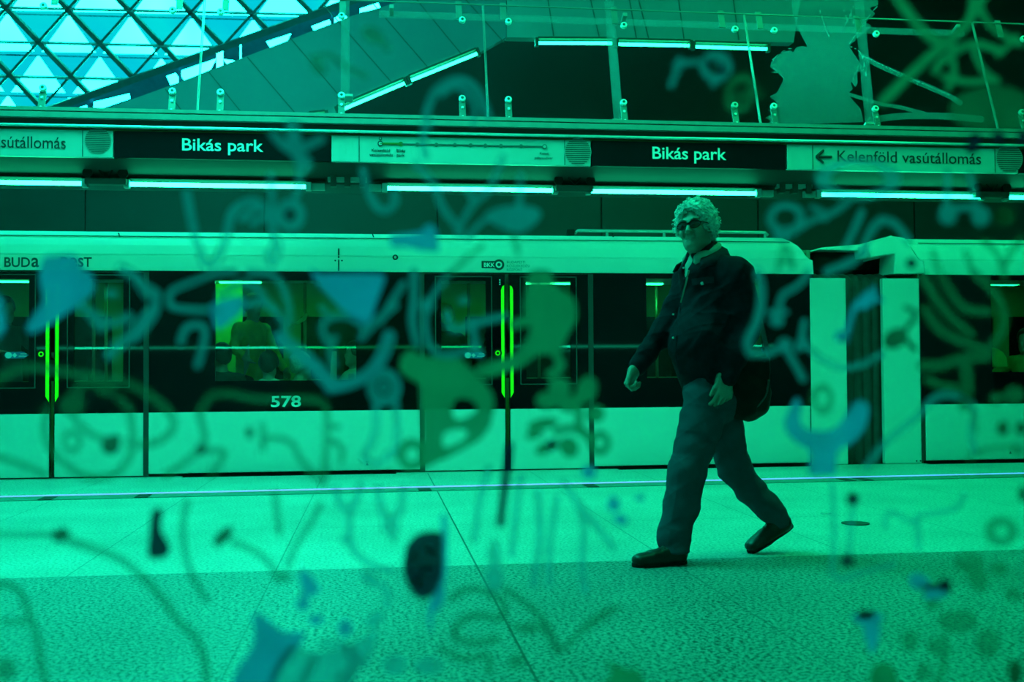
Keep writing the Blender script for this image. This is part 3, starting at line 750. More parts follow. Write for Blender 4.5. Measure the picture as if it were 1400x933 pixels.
for (xa, xm, xb, wins, lb) in ((-60, 71.8, 198, ((-34, 39.5), (101, 168.5)), 0), (579, 693.5, 805.5, ((603.5, 664.5), (719.5, 780.5)), 1)):
    dl, W, u = door(xa, xm-2.2, *wins[0], CAR1, edge=1)
    dr, W2_, u2 = door(xm+2.2, xb, *wins[1], CAR1, edge=-1)
    # green push button and blue notice on the leaf
    c = P(56.3 if not lb else 680.5, 484.5 if not lb else 483, YT-.008)
    b = MB().cyl((c.x, YT+.0, c.z), (c.x, YT-.012, c.z), .042, n=24).build('door_button', M_dark, dl)
    MB().tube([Vector((c.x+.019*math.cos(q), YT-.014, c.z+.019*math.sin(q))) for q in [2*math.pi*i/16 for i in range(17)]], .006, 6).build('button_ring', M_yel, dl)
    n0 = (5.5, 39) if not lb else (634, 664)
    A, B = P(n0[0], 486, YT+.0), P(n0[1], 486, YT+.0); h = .03
    MB().prism([(A.x+.02, YT-.002, A.z-h), (B.x-.04, YT-.002, A.z-h), (B.x, YT-.002, A.z), (B.x-.04, YT-.002, A.z+h), (A.x+.02, YT-.002, A.z+h), (A.x, YT-.002, A.z)], (0, .006, 0)).build('door_notice', M_tag, dl)
    MB().cyl((A.x+.04, YT-.001, A.z), (A.x+.04, YT-.006, A.z), .03, n=14).prism([(A.x+.095, YT-.006, A.z-.022), (A.x+.117, YT-.006, A.z), (A.x+.095, YT-.006, A.z+.022), (A.x+.073, YT-.006, A.z)], (0, .004, 0)).build('notice_symbol', M_tagw, dl)
    for zz, q0, q1 in ((.012, .145, .2), (-.009, .13, .2)):
        MB().box(A.x+q0, A.x+q1, YT-.006, YT-.002, A.z+zz-.004, A.z+zz+.004).build('notice_text', M_tagw, dl)
    if lb:
        a = MB()
        for k in range(3): c = P(683.3, 383+k*3, YT); a.cyl((c.x, YT+.0, c.z), (c.x, YT-.008, c.z), .007, n=10)
        a.build('signal_light', M_letter, dl)
    # dark pillars beside the doors and a pale sill under them
    for x in (xa-2, xb+2.2): MB().box(tx(x)-.024, tx(x)+.024, YT-.014, YT+.03, tz(645.5), Z_BAND1-.01).build('door_pillar', M_dgrey, CAR1)
MB().box(tx(1107.5), tx(1157), YT-.008, YT+.06, .0, tz(378)).build('end_panel', M_white, CAR1, bevel=.006)
MB().box(tx(1104.5), tx(1107.5), YT+.0, YT+.06, .0, tz(376)).build('panel_gap', M_dark, CAR1)
# details of the upper side
YC = YT-.003
def tag_text(b, x0, x1, yb, capx, m=M_ink, **k): return text(b, x0, x1, yb, capx, YT, m, CAR1, **k)
for wd, a, b, k in (('BUD', 6, 41, 13.2), ('a', 43, 53.5, 18.5), ('P', 83, 92.5, 13.2), ('e', 95, 105, 18.5), ('s', 106.5, 114, 18.5), ('T', 114.5, 125.5, 13.2)): tag_text(wd, a, b, 365, k, bold=.012)
for x, a in ((463, 0),):
    A, B = P(463, 340, YT+.0), P(463, 371, YT)
    MB().box(A.x-.006, A.x+.006, YT-.004, YT+.02, B.z+.003, tz(356)).box(A.x-.006, A.x+.006, YT-.004, YT+.012, tz(354), tz(341)).build('panel_joint', M_dark, CAR1)
    a = MB()
    for dx in (-4.6, 4.6): c = P(463+dx, 356.5, YT); a.cyl((c.x, YT, c.z), (c.x, YT-.004, c.z), .008, n=8)
    a.build('rivet', M_dark, CAR1)
c = P(540.5, 352, YT); MB().tube([Vector((c.x+.02*math.cos(q), YT+.0, c.z+.02*math.sin(q))) for q in [2*math.pi*i/18 for i in range(19)]], .007, 6).build('ring_lock', M_dark, CAR1)
for x0, x1, xs in ((138, 188, 163), (488, 532, 510), (818, 863, 838)):
    A, B = P(x0, 323.6, YT+.075), P(x1, 324.4, YT+.075)
    MB().box(A.x, B.x, YT+.069, YT+.08, tz(326.2), tz(325.4)).prism([P(xs, 324, YT+.068), P(xs+1.4, 324, YT+.068), P(xs-.6, 318.5, YT+.1), P(xs-2, 318.5, YT+.1)], (0, .02, 0)).build('gutter_joint', M_dark, CAR1)
# operator's mark: lettered tag with a ring, three small lines of words beside it
A, B = P(658.5, 357, YT), P(682, 367, YT)
mk = MB().box(A.x, B.x, YT-.006, YT+.004, B.z, A.z).build('operator_mark', M_ink, CAR1, bevel=.003)
c = P(682, 362.2, YT); MB().cyl((c.x, YT, c.z), (c.x, YT-.007, c.z), .052, n=30).build('mark_disc', M_ink, mk)
MB().tube([Vector((c.x+.024*math.cos(q), YT-.008, c.z+.024*math.sin(q))) for q in [2*math.pi*i/22 for i in range(23)]], .008, 6).build('mark_ring', M_letter, mk)
text('BKK', 661.5, 676.5, 365, 5.6, YT-.006, M_letter, mk, bold=.02)
M_faint = mat('faint_ink', (.22, .25, .24), .6)
for i, s in enumerate(('BUDAPESTI', 'KÖZLEKEDÉSI', 'KÖZPONT')): text(s, 693, (718, 724, 714)[i], 360.3+i*5.2, 3.6, YT, M_faint, CAR1)
text('578', 370.5, 411.5, 556.5, 14.5, YT-.006, M_letter, CAR1, bold=.02)
for x, y in ((502, 634),):
    c = P(x, y, YT-.012); MB().prism([(c.x-.012, YT-.014, c.z-.016), (c.x+.012, YT-.014, c.z-.016), (c.x, YT-.014, c.z+.014)], (0, .004, 0)).box(c.x-.016, c.x+.016, YT-.014, YT-.01, c.z+.017, c.z+.021).build('jacking_mark', M_ink, CAR1)
# roof rail and small roof parts
A, B = P(786, 319.5, YT+.35), P(1050, 322, YT+.35)
r = MB().tube([A, A+Vector((.03, 0, .03)), B+Vector((-.03, 0, .03)), B], .016).build('roof_rail', M_steel, CAR1, smooth=True)
c = P(781, 318.5, YT+.35); MB().box(c.x-.05, c.x+.03, c.y-.03, c.y+.03, c.z-.03, c.z+.035).build('rail_clamp', M_dark, CAR1, bevel=.008)
for x in (830, 908, 980, 1046): c = P(x, 320, YT+.35); MB().cyl((c.x, c.y, c.z-.05), (c.x, c.y, c.z+.02), .015, n=8).build('rail_stud', M_grey, CAR1)
# interior of the first carriage
zl = P(320, 386, YT+1.25).z
for a, b in ((-30, 40), (-10, 3), (300, 357), (716, 786), (884, 906)):
    A, B = P(a, 386, YT+1.25), P(b, 386, YT+1.25)
    if b-a < 20: continue
    MB().box(A.x, B.x, YT+1.21, YT+1.29, zl-.012, zl+.012).build('ceiling_lamp', M_inlamp, CAR1, bevel=.008)
M_pole = mat('grab_pole', (.55, .60, .35), .25, metal=.7)
for x, dy in ((128, 1.1), (145, 1.4), (417, 1.3), (641, 1.3), (737, 1.2), (898, 1.4)):
    c = P(x, 470, YT+dy); MB().cyl((c.x, YT+dy, -.02), (c.x, YT+dy, 2.14), .018, n=10).build('grab_pole', M_pole, CAR1, smooth=True)
A, B = P(296, 450, YT+1.9), P(332, 450, YT+1.9)
MB().box(A.x, B.x, YT+1.85, YT+1.9, .5, 1.95).build('partition_panel', mat('partition', (.45, .75, .12), .6, emit=None), CAR1)
for xa, xb in ((206, 574), (812, 1090)):
    A, B = tx(xa), tx(xb)
    MB().box(A, B, YT+.12, YT+.55, .28, .38).box(A, B, YT+.10, YT+.17, .38, .80).build('bench_seat', M_seat, CAR1, bevel=.02)
    MB().box(A, B, YT+2.1, YT+2.55, .28, .38).box(A, B, YT+2.5, YT+2.58, .38, .85).build('bench_seat', M_seat, CAR1, bevel=.02)
# hanging straps, seen as pale hooked shapes
A = [P(396, 444.5, YT+.9), P(408, 441, YT+.9), P(416, 435.5, YT+.9), P(420, 429, YT+.9)]
MB().tube(A, [.008, .016, .022, .014]).build('strap_handle', mat('strap_pale', (.4, .75, .3), .5), CAR1, smooth=True)

# second carriage and the gangway between
def e2(y):
    px = np.interp(y, [312, 318.5, 322, 330, 340, 350, 353, 372.5], [1234, 1240, 1244, 1250, 1254.5, 1257.5, 1265, 1267])
    return tx(float(px)), tx(2000)
CAR2, UP2 = carriage(tx(1258.5), tx(2000), 'white carriage beyond the ribbed gangway, cut off by the frame edge', e2, [(1355.5, 1560, 380, 514)], [], [(1263, 1990)])
MB().box(tx(1207.5), tx(1257.5), YT-.004, YT+.06, .0, tz(378)).build('end_panel', M_white, CAR2, bevel=.006)
MB().box(tx(1257.6), tx(1262.6), YT-.004, YT+.05, .02, tz(376)).build('panel_gap', M_dgrey, CAR2)
for a, b, c_ in ((-640, 250, CAR1), (541, 842, CAR1), (1107, 1262, CAR2)):
    MB().box(tx(a), tx(b), YE+.005, YT+.02, -.04, -.004).build('step_plate', M_steelp, c_)
capp = [(1222, 374.5), (1224, 347), (1190, 352), (1186, 334), (1219, 322.5), (1238, 325.5), (1252.5, 350), (1263, 354), (1266, 374.5)]
MB().prism([P(x, y, YT+.02) for x, y in capp], (0, .35, 0)).build('end_cap', M_white, CAR2, bevel=.012)
A, B = P(1362, 389, YT+1.25), P(1392, 389, YT+1.25)
MB().box(A.x-.1, B.x, YT+1.21, YT+1.29, A.z-.012, A.z+.012).build('ceiling_lamp', M_inlamp, CAR2, bevel=.008)
MB().tube([P(1356, 392.5, YT+1.1), P(1385, 392.5, YT+1.1), P(1394, 391, YT+1.1), P(1395.5, 387.5, YT+1.1), P(1389, 383, YT+1.1)], .011).build('hand_loop', M_pole, CAR2, smooth=True)
A, B = tx(1270), tx(1700)
MB().box(A, B, YT+.12, YT+.55, .28, .38).box(A, B, YT+.10, YT+.17, .38, .80).build('bench_seat', M_seat, CAR2, bevel=.02)
for x, y in ((1381.5, 618.5),): c = P(x, y, YT-.012); MB().prism([(c.x-.012, YT-.014, c.z-.016), (c.x+.012, YT-.014, c.z-.016), (c.x, YT-.014, c.z+.014)], (0, .004, 0)).build('jacking_mark', M_ink, CAR2)
a = MB()
for x in (1253, 1258.5): c = P(x, 630.5, YT-.004); a.cyl((c.x, YT, c.z), (c.x, YT-.008, c.z), .008, n=8)
a.build('rivet', M_dark, CAR2)

gw = thing('gangway', (tx(1182), YT+.3, -.2), 'dark ribbed rubber gangway bellows joining the two white carriages', 'gangway')
a = MB(); n = 72; x0, x1 = tx(1109), tx(1226)         # ribs turn over an arched top
rows = [(-.2, 0), (tz(400), 0), (tz(381), .012), (tz(373), .06), (tz(368.5), .16), (tz(367), .5), (tz(367), 1.5)]
for i in range(n+1):
    u = i/n; y = YT+.10+.028*(1-abs(math.sin(u*math.pi*9))**.7); x = x0+(x1-x0)*u
    q = .028*(1-abs(math.sin(u*math.pi*9))**.7)
    for z, dy in rows: a.v.append((x, y+dy, z-(q if dy > .05 else 0)))
m = len(rows)
for i in range(n):
    for j in range(m-1): a.f.append((i*m+j, (i+1)*m+j, (i+1)*m+j+1, i*m+j+1))
a.build('bellows', mat('bellows_rubber', (.035, .037, .036), .6, var=.2), gw, smooth=True)
cov = [[(1103, 345), (1123, 338.5), (1187, 333.5), (1189, 343), (1122, 341.5)], [(1186, 333.5), (1219, 322), (1222, 330), (1222, 346), (1190, 351)], ]
for c_ in cov: MB().prism([P(x, y, YT+.25) for x, y in c_], (0, .5, 0)).build('gangway_cover', M_white, gw, bevel=.006)
MB().prism([P(x, y, YT+.45) for x, y in ((1113, 345), (1190, 343), (1224, 346), (1224, 369), (1113, 369))], (0, .8, 0)).build('cover_recess', M_dark, gw)
MB().prism([P(x, y, YT+.2) for x, y in ((1185, 352.5), (1224, 343.5), (1224, 348.5), (1186, 357))], (0, .1, 0)).build('cover_arm', M_grey, gw)

# lamps inside the carriages
for x, wd, pw in ((-100, 3.0, 22), (380, 3.2, 30), (700, 1.6, 14), (960, 2.0, 12)): area('carriage_ceiling_light', (tx(x), YT+1.3, 2.08), (tx(x), YT+1.31, 0), wd, .3, pw, (.72, 1, .24))
area('carriage_ceiling_light', (tx(1460), YT+1.3, 2.08), (tx(1460), YT+1.31, 0), 3, .3, 17, (.6, 1, .3))
# lit handrail on the far side of the hall, which the train's dark glass mirrors
t = thing('handrail_light', (1, -2.8, 1.5), 'thin lit handrail along the near wall, mirrored in the train windows', 'light strip')
MB().cyl((-7, -2.8, 1.50), (9, -2.8, 1.50), .022, n=10).build('light_rod', mat('rod_light', (1, 1, 1), .5, emit=(1, 1, .9), es=16), t)
for x in (-5, -1, 3, 7): MB().box(x-.02, x+.02, -2.8, -4.05, 1.44, 1.475).build('rod_bracket', M_grey, t)

# ------------------------------------------------------------------ the walking man
def V3(v): return np.array(tuple(v), np.float32)
UP = np.array((0, 0, 1.0), np.float32)
def frame(fwd, pitch=0, roll=0):
    b = V3(Vector(fwd).normalized()); p = math.radians(pitch); r = math.radians(roll)
    bb = b*math.cos(p)+UP*math.sin(p); c = UP*math.cos(p)-b*math.sin(p); a = np.cross(c, bb)
    return np.stack([a*math.cos(r)+c*math.sin(r), bb, c*math.cos(r)-a*math.sin(r)])
def head_prims(o, R, s=1.0, fine=True):
    o = V3(o); L = lambda a, b, c: o+s*(R[0]*a+R[1]*b+R[2]*c)
    E = lambda c, r, k=.02, op='u': ell(L(*c), [x*s for x in r], R, k*s, op)
    K = lambda a, b, ra, rb=None, k=.015, op='u': cap(L(*a), L(*b), ra*s, (ra if rb is None else rb)*s, k*s, op)
    q = [E((0, -.018, .042), (.077, .097, .088)), E((0, .030, -.045), (.060, .066, .082), .03), E((0, .072, -.108), (.026, .022, .02), .03),
         K((-.05, .0, -.07), (-.02, .06, -.105), .022, .02, .03), K((.05, .0, -.07), (.02, .06, -.105), .022, .02, .03)]
    if fine:
        q += [E((-.038, .062, -.032), (.028, .024, .026), .02), E((.038, .062, -.032), (.028, .024, .026), .02),
              K((-.042, .078, .024), (.042, .078, .024), .014, .014, .02),
              E((-.031, .098, .001), (.020, .016, .013), .014, 's'), E((.031, .098, .001), (.020, .016, .013), .014, 's'),
              E((-.031, .074, .001), (.0145, .0145, .0125), .004), E((.031, .074, .001), (.0145, .0145, .0125), .004),
              K((0, .088, .012), (0, .112, -.036), .0085, .0135, .012), E((-.014, .099, -.041), (.010, .011, .008), .008), E((.014, .099, -.041), (.010, .011, .008), .008),
              E((-.007, .108, -.049), (.004, .005, .004), .004, 's'), E((.007, .108, -.049), (.004, .005, .004), .004, 's'),
              K((-.022, .086, -.067), (.022, .086, -.067), .0075, .0075, .008), K((-.018, .085, -.079), (.018, .085, -.079), .0085, .0085, .008),
              K((-.027, .088, -.077), (0, .095, -.0715), .003, .0032, .004, 's'), K((0, .095, -.0715), (.027, .088, -.077), .0032, .003, .004, 's'), K((-.024, .09, -.042), (-.034, .082, -.068), .003, .003, .012, 's'), K((.024, .09, -.042), (.034, .082, -.068), .003, .003, .012, 's')]
        for x in (-1, 1): q += [E((x*.078, -.008, -.008), (.011, .024, .032), .01), E((x*.087, -.002, -.006), (.006, .012, .018), .006, 's')]
    else:
        q += [E((0, .098, -.02), (.014, .018, .022), .012)] + [E((x*.078, -.008, -.008), (.011, .022, .03), .01) for x in (-1, 1)]
    return q
def hair_prims(o, R, s=1.0, vol=1.0, low=-.03):
    o = V3(o); L = lambda a, b, c: o+s*(R[0]*a+R[1]*b+R[2]*c)
    E = lambda c, r, k=.02, op='u': ell(L(*c), [x*s for x in r], R, k*s, op)
    return [E((0, -.026, .050), (.093*vol, .112*vol, .098*vol)), E((0, -.07, -.01), (.078*vol, .055, .075), .03), E((-.075*vol, -.02, .02), (.028, .05, .05), .02), E((.075*vol, -.02, .02), (.028, .05, .05), .02),
            E((0, .122, -.016), (.088, .097, .112), .012, 's'), E((0, .02, -.10), (.068, .1, .075), .012, 's')]
def hand_prims(w, d, n, s, curl=(25, 35, 25), sc=1.0, thumb=(.8, .5, .25), spread=.05):
    """palm, four jointed fingers of unequal length and a thumb rooted in the palm's side: wrist, finger way, back of hand, thumb side"""
    w, d, n, s = [V3(x) for x in (w, Vector(d).normalized(), Vector(n).normalized(), Vector(s).normalized())]
    Rm = np.stack([s, d, n]); q = [rbox(w+d*.045*sc, (.039*sc, .050*sc, .0145*sc), Rm, .013*sc, .012), cap(w-d*.012*sc, w+d*.02*sc, .027*sc, .027*sc, .02), ell(w+d*.032*sc+s*.026*sc-n*.006*sc, (.02*sc, .034*sc, .017*sc), Rm, .012)]
    for i, (off, ln) in enumerate(((.030, .078), (.010, .086), (-.011, .080), (-.030, .063))):
        p = w+d*(.090-.006*abs(i-1))*sc+s*off*sc; ang = 0; dv = d+s*(1.5-i)*spread; dv /= np.linalg.norm(dv)
        q.append(cap(w+d*.06*sc+s*off*.9*sc, p, .0098*sc, .0102*sc, .008))
        for j, fr in enumerate((.45, .31, .24)):
            ang += math.radians(curl[j]+(i*4 if j == 0 else 0)); e = dv*math.cos(ang)-n*math.sin(ang)
            p2 = p+e*ln*fr*sc; q.append(cap(p, p2, (.0098-.0008*j)*sc, (.0092-.0009*j)*sc, .003)); p = p2
    p = w+d*.028*sc+s*.034*sc; e = s*thumb[0]+d*thumb[1]-n*thumb[2]; e /= np.linalg.norm(e)
    p2 = p+e*.036*sc; e2 = d*.9+s*.15-n*.35; e2 /= np.linalg.norm(e2); p3 = p2+e2*.033*sc
    return q+[cap(p-e*.02*sc, p2, .0135*sc, .0115*sc, .01), cap(p2, p3, .011*sc, .0085*sc, .004)]
def ecap(a, b, r, rb, R, sq, k=.03, op='u'):
    """upright limb of oval section: R rows forward, sideways, up; sq = how much wider than deep"""
    a, b = V3(a), V3(b); R = np.array(R, np.float32); bl = (R@(b-a)); bl[1] /= sq; L2 = float(bl@bl)
    def f(p):
        q = (p-a)@R.T; q[:, 1] /= sq; t = np.clip((q@bl)/L2, 0, 1)
        return (np.sqrt(((q-t[:, None]*bl)**2).sum(1))-(r+(rb-r)*t))*.85
    return (f, (a+b)/2, float(np.linalg.norm(b-a))/2+max(r, rb)*sq, k, op)
def folds(amp, dirs, seed=0):
    rs = np.random.RandomState(seed)
    D_s = [(V3(Vector(d).normalized())*f, rs.rand()*6, V3(rs.randn(3))*14) for d, f in dirs]
    def disp(p):
        s = 0
        for d, ph, wv in D_s:
            u = p@d+ph+1.3*np.sin(p@wv)
            s = s+.7*np.sin(u)-1.3*(1-np.abs(np.sin(u*.37+p@wv*.35)))**6
        return (amp/len(D_s))*s.astype(np.float32)
    return disp
def skinm(name, col): return mat(name, col, .55, var=.06, scale=40)
M_skin = skinm('skin', (.25, .19, .16)); M_hair = mat('grey_hair', (.52, .54, .53), .75, var=.35, scale=60)
M_curl = mat('grey_curl', (.60, .62, .61), .7, var=.45, scale=45)
M_jack = mat('navy_cloth', (.007, .011, .020), .9, var=.2, scale=30, spec=.06); M_jean = mat('denim', (.034, .056, .085), .9, var=.12, scale=14, spec=.06)
M_shirt = mat('pale_shirt', (.26, .30, .27), .8); M_shoe = mat('black_leather', (.008, .008, .008), .38, var=.2, spec=.35); M_bag = mat('black_nylon', (.005, .006, .008), .6, spec=.12)

fw = Vector((-.94, -.34, 0)).normalized(); lf = Vector((-fw.y, fw.x, 0))*-1
lf = Vector((.34, -.94, 0)).normalized()
TR = np.stack([V3(fw), V3(lf), UP])
MAN = thing('person', (1.62, 5.45, 0), 'walking man with curly grey hair, dark jacket, jeans and shoulder bag, glancing sideways', 'person')
HO = P(951, 312, 5.5); HR = frame((-.62, -.78, 0), 4, 6); HS = .99
NK = P(962, 344, 5.52)
sh_l, el_l, wr_l = P(1005, 377, 5.38), P(1018, 452, 5.37), P(993, 515, 5.33)
sh_r, el_r, wr_r = P(941, 383, 5.66), P(906, 454, 5.62), P(868, 506, 5.54)
hp_l, hp_r = P(965, 545, 5.44), P(984, 545, 5.57)
kn_l, kn_r = P(938, 650, 5.36), P(1004, 640, 5.60)
toe_f = PZ(866, 776, 0); toe_r = PZ(1026, 757, 0)
ft = Vector((-.985, -.17, 0)).normalized(); ftr = (Vector((-.99, -.12, 0)).normalized()*math.cos(math.radians(28))-Vector((0, 0, 1))*math.sin(math.radians(28))).normalized()
heel_f = toe_f-ft*.285; heel_r = toe_r-ftr*.28
upr = ftr.cross(lf); upr = upr if upr.z > 0 else -upr
an_l, an_r = heel_f+ft*.065+Vector((0, 0, .105)), heel_r+ftr*.06+upr*.105
body = head_prims(HO, HR, HS)
hb = lambda b, c: V3(HO)+HS*(HR[1]*b+HR[2]*c)
body += [cap(hb(-.018, -.06), NK, .056, .060, .03), cap(hb(.03, -.085), V3(NK)+V3(fw)*.04+UP*-.02, .032, .04, .03),
         ecap(P(966, 410, 5.52), P(966, 520, 5.5), .10, .10, TR, 1.45), cap(sh_l, sh_r, .055, .055, .05), ell(P(974, 540, 5.5), (.1, .15, .09), TR, .05)]
body += chain([sh_l, el_l, wr_l], [.05, .036, .027]) + chain([sh_r, P(926, 420, 5.64), el_r, P(886, 482, 5.58), wr_r], [.05, .042, .036, .03, .027])
body += chain([hp_l, P(948, 615, 5.40), kn_l, P(932, 690, 5.355), an_l], [.075, .06, .054, .05, .038], .03) + chain([hp_r, P(990, 590, 5.58), kn_r, P(1026, 670, 5.63), an_r], [.075, .062, .052, .044, .038], .03)
body += [cap(an_l, heel_f+ft*.06+Vector((0, 0, .055)), .04, .035, .02), cap(heel_f+ft*.06+Vector((0, 0, .05)), toe_f-ft*.07+Vector((0, 0, .042)), .03, .026, .02),
         cap(an_r, heel_r+ftr*.06+upr*.055, .04, .035, .02), cap(heel_r+ftr*.06+upr*.05, toe_r-ftr*.07+upr*.042, .03, .026, .02)]
hl = hand_prims(wr_l, P(988, 546, 5.30)-wr_l, Vector((.30, -.94, .1)), Vector((-.95, -.2, .1)), (24, 34, 24), 1.14, (.35, .95, .1))
hr_ = hand_prims(wr_r, Vector((-.42, -.10, -.9)), Vector((-.75, .62, .2)), Vector((-.6, -.72, .3)), (62, 70, 45), 1.02, (.3, .95, .35))
body += hl+hr_
grow('body', body, .0036, M_skin, MAN, smooth=1)
def curls(p):
    a = np.sin(p[:, 0]*230+4*np.sin(p[:, 1]*75))*np.sin(p[:, 1]*220+4*np.sin(p[:, 2]*80))*np.sin(p[:, 2]*225+4*np.sin(p[:, 0]*70))
    b = np.sin(p[:, 0]*120+2+3*np.sin(p[:, 2]*60))*np.sin(p[:, 2]*130+3*np.sin(p[:, 1]*55))
    return (-.006*a-.0055*b).astype(np.float32)
hair = grow('hair', hair_prims(HO, HR, HS*1.06, 1.04), .0032, M_hair, MAN, disp=curls, smooth=2, label='thick curly grey hair')
rs = np.random.RandomState(4); lk = MB(); hv = hair.data.vertices
for k in rs.choice(len(hv), 800, replace=False):
    p = hv[int(k)].co+ORG[hair.name]; n = (p-HO).normalized(); n = hv[int(k)].normal.normalized()
    u = n.orthogonal().normalized(); u = Matrix.Rotation(rs.rand()*6.28, 3, n) @ u; v = n.cross(u); r = .009+.008*rs.rand(); tw = 1.6+1.6*rs.rand()
    lk.tube([p+n*(.0004+.0045*math.sin(i/8*3.14))+(u*math.cos(i/8*tw)+v*math.sin(i/8*tw)-u)*r+u*(.012*(i/8)) for i in range(9)], [.001, .002, .0026, .0027, .0027, .0026, .0023, .0017, .0008], 5)
lk.build('curls', M_curl, hair, smooth=True)
Lh = lambda a, b, c: Vector(tuple(V3(HO)+HS*(HR[0]*a+HR[1]*b+HR[2]*c)))
M_brow = mat('grey_brow', (.16, .16, .15), .8)
for x in (-1, 1):
    b = MB().tube([Lh(x*.014, .098, .022), Lh(x*.03, .099, .029), Lh(x*.05, .088, .025)], [.004, .0055, .003]).build('eyebrow', M_brow, MAN, smooth=True)
# dark glasses
gl = MB()
for x in (-1, 1):
    n = 20; ring = [(x*.033+.029*math.cos(q)*(1+.10*math.cos(2*q)), .106-.012*abs(.032*x+.026*math.cos(q))/.058, -.001+.021*math.sin(q)) for q in [2*math.pi*i/n for i in range(n)]]
    gl.tube([Lh(*q) for q in ring+[ring[0]]], .0026, 6)
    gl.tube([Lh(x*.058, .094, .008), Lh(x*.082, .05, .006), Lh(x*.088, -.005, .0)], .0026, 6)
gl.tube([Lh(-.008, .105, .006), Lh(0, .110, .008), Lh(.008, .105, .006)], .0028, 6)
gl = gl.build('glasses', M_dark, MAN, smooth=True, label='dark glasses')
for x in (-1, 1):
    n = 20; ring = [(x*.033+.028*math.cos(q), .105-.012*abs(.032*x+.025*math.cos(q))/.058, -.001+.020*math.sin(q)) for q in [2*math.pi*i/n for i in range(n)]]
    MB().add([Lh(*q) for q in ring]+[Lh(x*.032, .104, .002)], [(i, (i+1) % n, n) for i in range(n)]).build('dark_lens', mat('smoked_lens', (.012, .014, .014), .15), gl)
# jacket
jac = [ecap(P(968, 412, 5.52), P(964, 496, 5.50), .128, .138, TR, 1.40, .05), cap(sh_l, sh_r, .080, .074, .07), cap(V3(NK)+UP*-.045, sh_l, .070, .074, .06), cap(V3(NK)+UP*-.03, V3(NK)+UP*-.10, .085, .13, .06),
       ell(P(950, 468, 5.46), (.115, .165, .14), TR, .06), ecap(P(966, 505, 5.5), P(967, 519, 5.5), .128, .124, TR, 1.34, .012)]
jac += chain([sh_l, P(1018, 430, 5.37), el_l, P(1005, 487, 5.34), P(994, 515, 5.33)], [.086, .080, .070, .060, .053], .03)
jac += chain([sh_r, P(926, 420, 5.64), el_r, P(886, 482, 5.58), P(872, 501, 5.55)], [.076, .068, .060, .050, .045], .03)
jac += [ell(V3(NK)+V3(fw)*.115-UP*.065, (.055, .022, .075), TR, .012, 's')]
cut_l = (P(994, 513, 5.33), (P(994, 520, 5.32)-P(1000, 500, 5.335)).normalized())
jf = folds(.0085, [((1, .3, .8), 62), ((-.6, .2, 1), 48), ((.2, 1, .5), 55), ((.9, 0, -.5), 90)], 3)
def jdisp(p): return jf(p)
jacket = grow('jacket', jac, .005, M_jack, MAN, disp=jdisp, smooth=1)
shirt = [ell(V3(P(966, 405, 5.52)), (.104, .15, .14), TR, .03), cap(V3(NK)+UP*.0, V3(NK)+UP*-.08, .062, .10, .03), cap(V3(NK)+UP*-.02+V3(fw)*.03, V3(NK)+UP*-.13+V3(fw)*.062, .048, .054, .03)]
grow('shirt', shirt, .006, M_shirt, MAN, disp=folds(.003, [((.3, .5, 1), 90), ((1, .5, .2), 70)], 5))
def collar(name, m, r0, r1, gap, hb0, hf0, hb1, hf1, th):
    a = MB(); n = 36; span = math.pi-gap
    for i in range(n+1):
        q = -span+2*span*i/n; cq, sq = math.cos(q), math.sin(q); t = (1-cq)/2       # 0 at the nape, 1 at the throat
        dirv = -fw*cq+lf*sq
        for r, h0, h1, pw in ((r0, hb0, hf0, 1), ((r0+r1)/2+.006, (hb0+hb1)/2+.010, (hf0+hf1)/2+.008, 1), (r1, hb1, hf1, 1)):
            rr = r*(1+.28*t); a.v.append(tuple(Vector(NK)+dirv*rr*(1.08 if abs(sq) > .5 else 1)+Vector((0, 0, h0+(h1-h0)*t))))
    a.f = [(3*i+j, 3*i+3+j, 3*i+4+j, 3*i+1+j) for i in range(n) for j in (0, 1)]
    return a.build(name, m, jacket if m is M_jack2 else MAN, smooth=True, solid=th)
M_jack2 = mat('navy_collar', (.014, .022, .036), .9, var=.2, scale=30, spec=.06)
collar('shirt_collar', M_shirt, .064, .084, .40, .056, -.016, .012, -.085, .004)
collar('jacket_collar', M_jack2, .080, .120, .80, .034, -.062, -.018, -.118, .008)
def ribbon(pts, wpx, name, m, parent, off=.004, prims=jac, disp=jdisp):
    L, R_ = [], []
    for i, (x, y) in enumerate(pts):
        h = march(x, y, prims, disp=disp)
        if h is None: continue
        d = ray(x, y).normalized(); h = h-d*off
        j = (pts[min(i+1, len(pts)-1)][0]-pts[max(i-1, 0)][0], pts[min(i+1, len(pts)-1)][1]-pts[max(i-1, 0)][1])
        q = (AX and M3 @ Vector((j[0], -j[1], 0))).normalized(); s = q.cross(d).normalized()*(wpx/265/2)
        L.append(h-s); R_.append(h+s)
    n = len(L)
    if n < 2: return None
    return MB().add(L+R_, [(i, i+1, n+i+1, n+i) for i in range(n-1)]).build(name, m, parent, solid=.003)
ribbon([(942, 370), (939, 382), (936, 394), (933, 406), (931, 414)], 2.6, 'zip_edge', M_shirt, jacket)
ribbon([(929, 420), (926, 440), (925, 460), (925, 480), (927, 500), (931, 512)], 2.0, 'jacket_seam', M_jack2, jacket, .002)
ribbon([(946, 386), (953, 385), (961, 384), (969, 383), (976, 383)], 9, 'pocket_flap', M_jack2, jacket, .003)
for (x, y, r, m) in ((960, 387.5, .0105, M_fix), (920.5, 430, .006, M_fix), (920.5, 462, .006, M_fix), (934.5, 366.5, .006, M_fix)):
    h = march(x, y, jac, disp=jdisp)
    if h is not None:
        d = ray(x, y).normalized(); MB().cyl(h-d*.009, h+d*.002, r*.8, r, n=14).build('button', m, jacket)
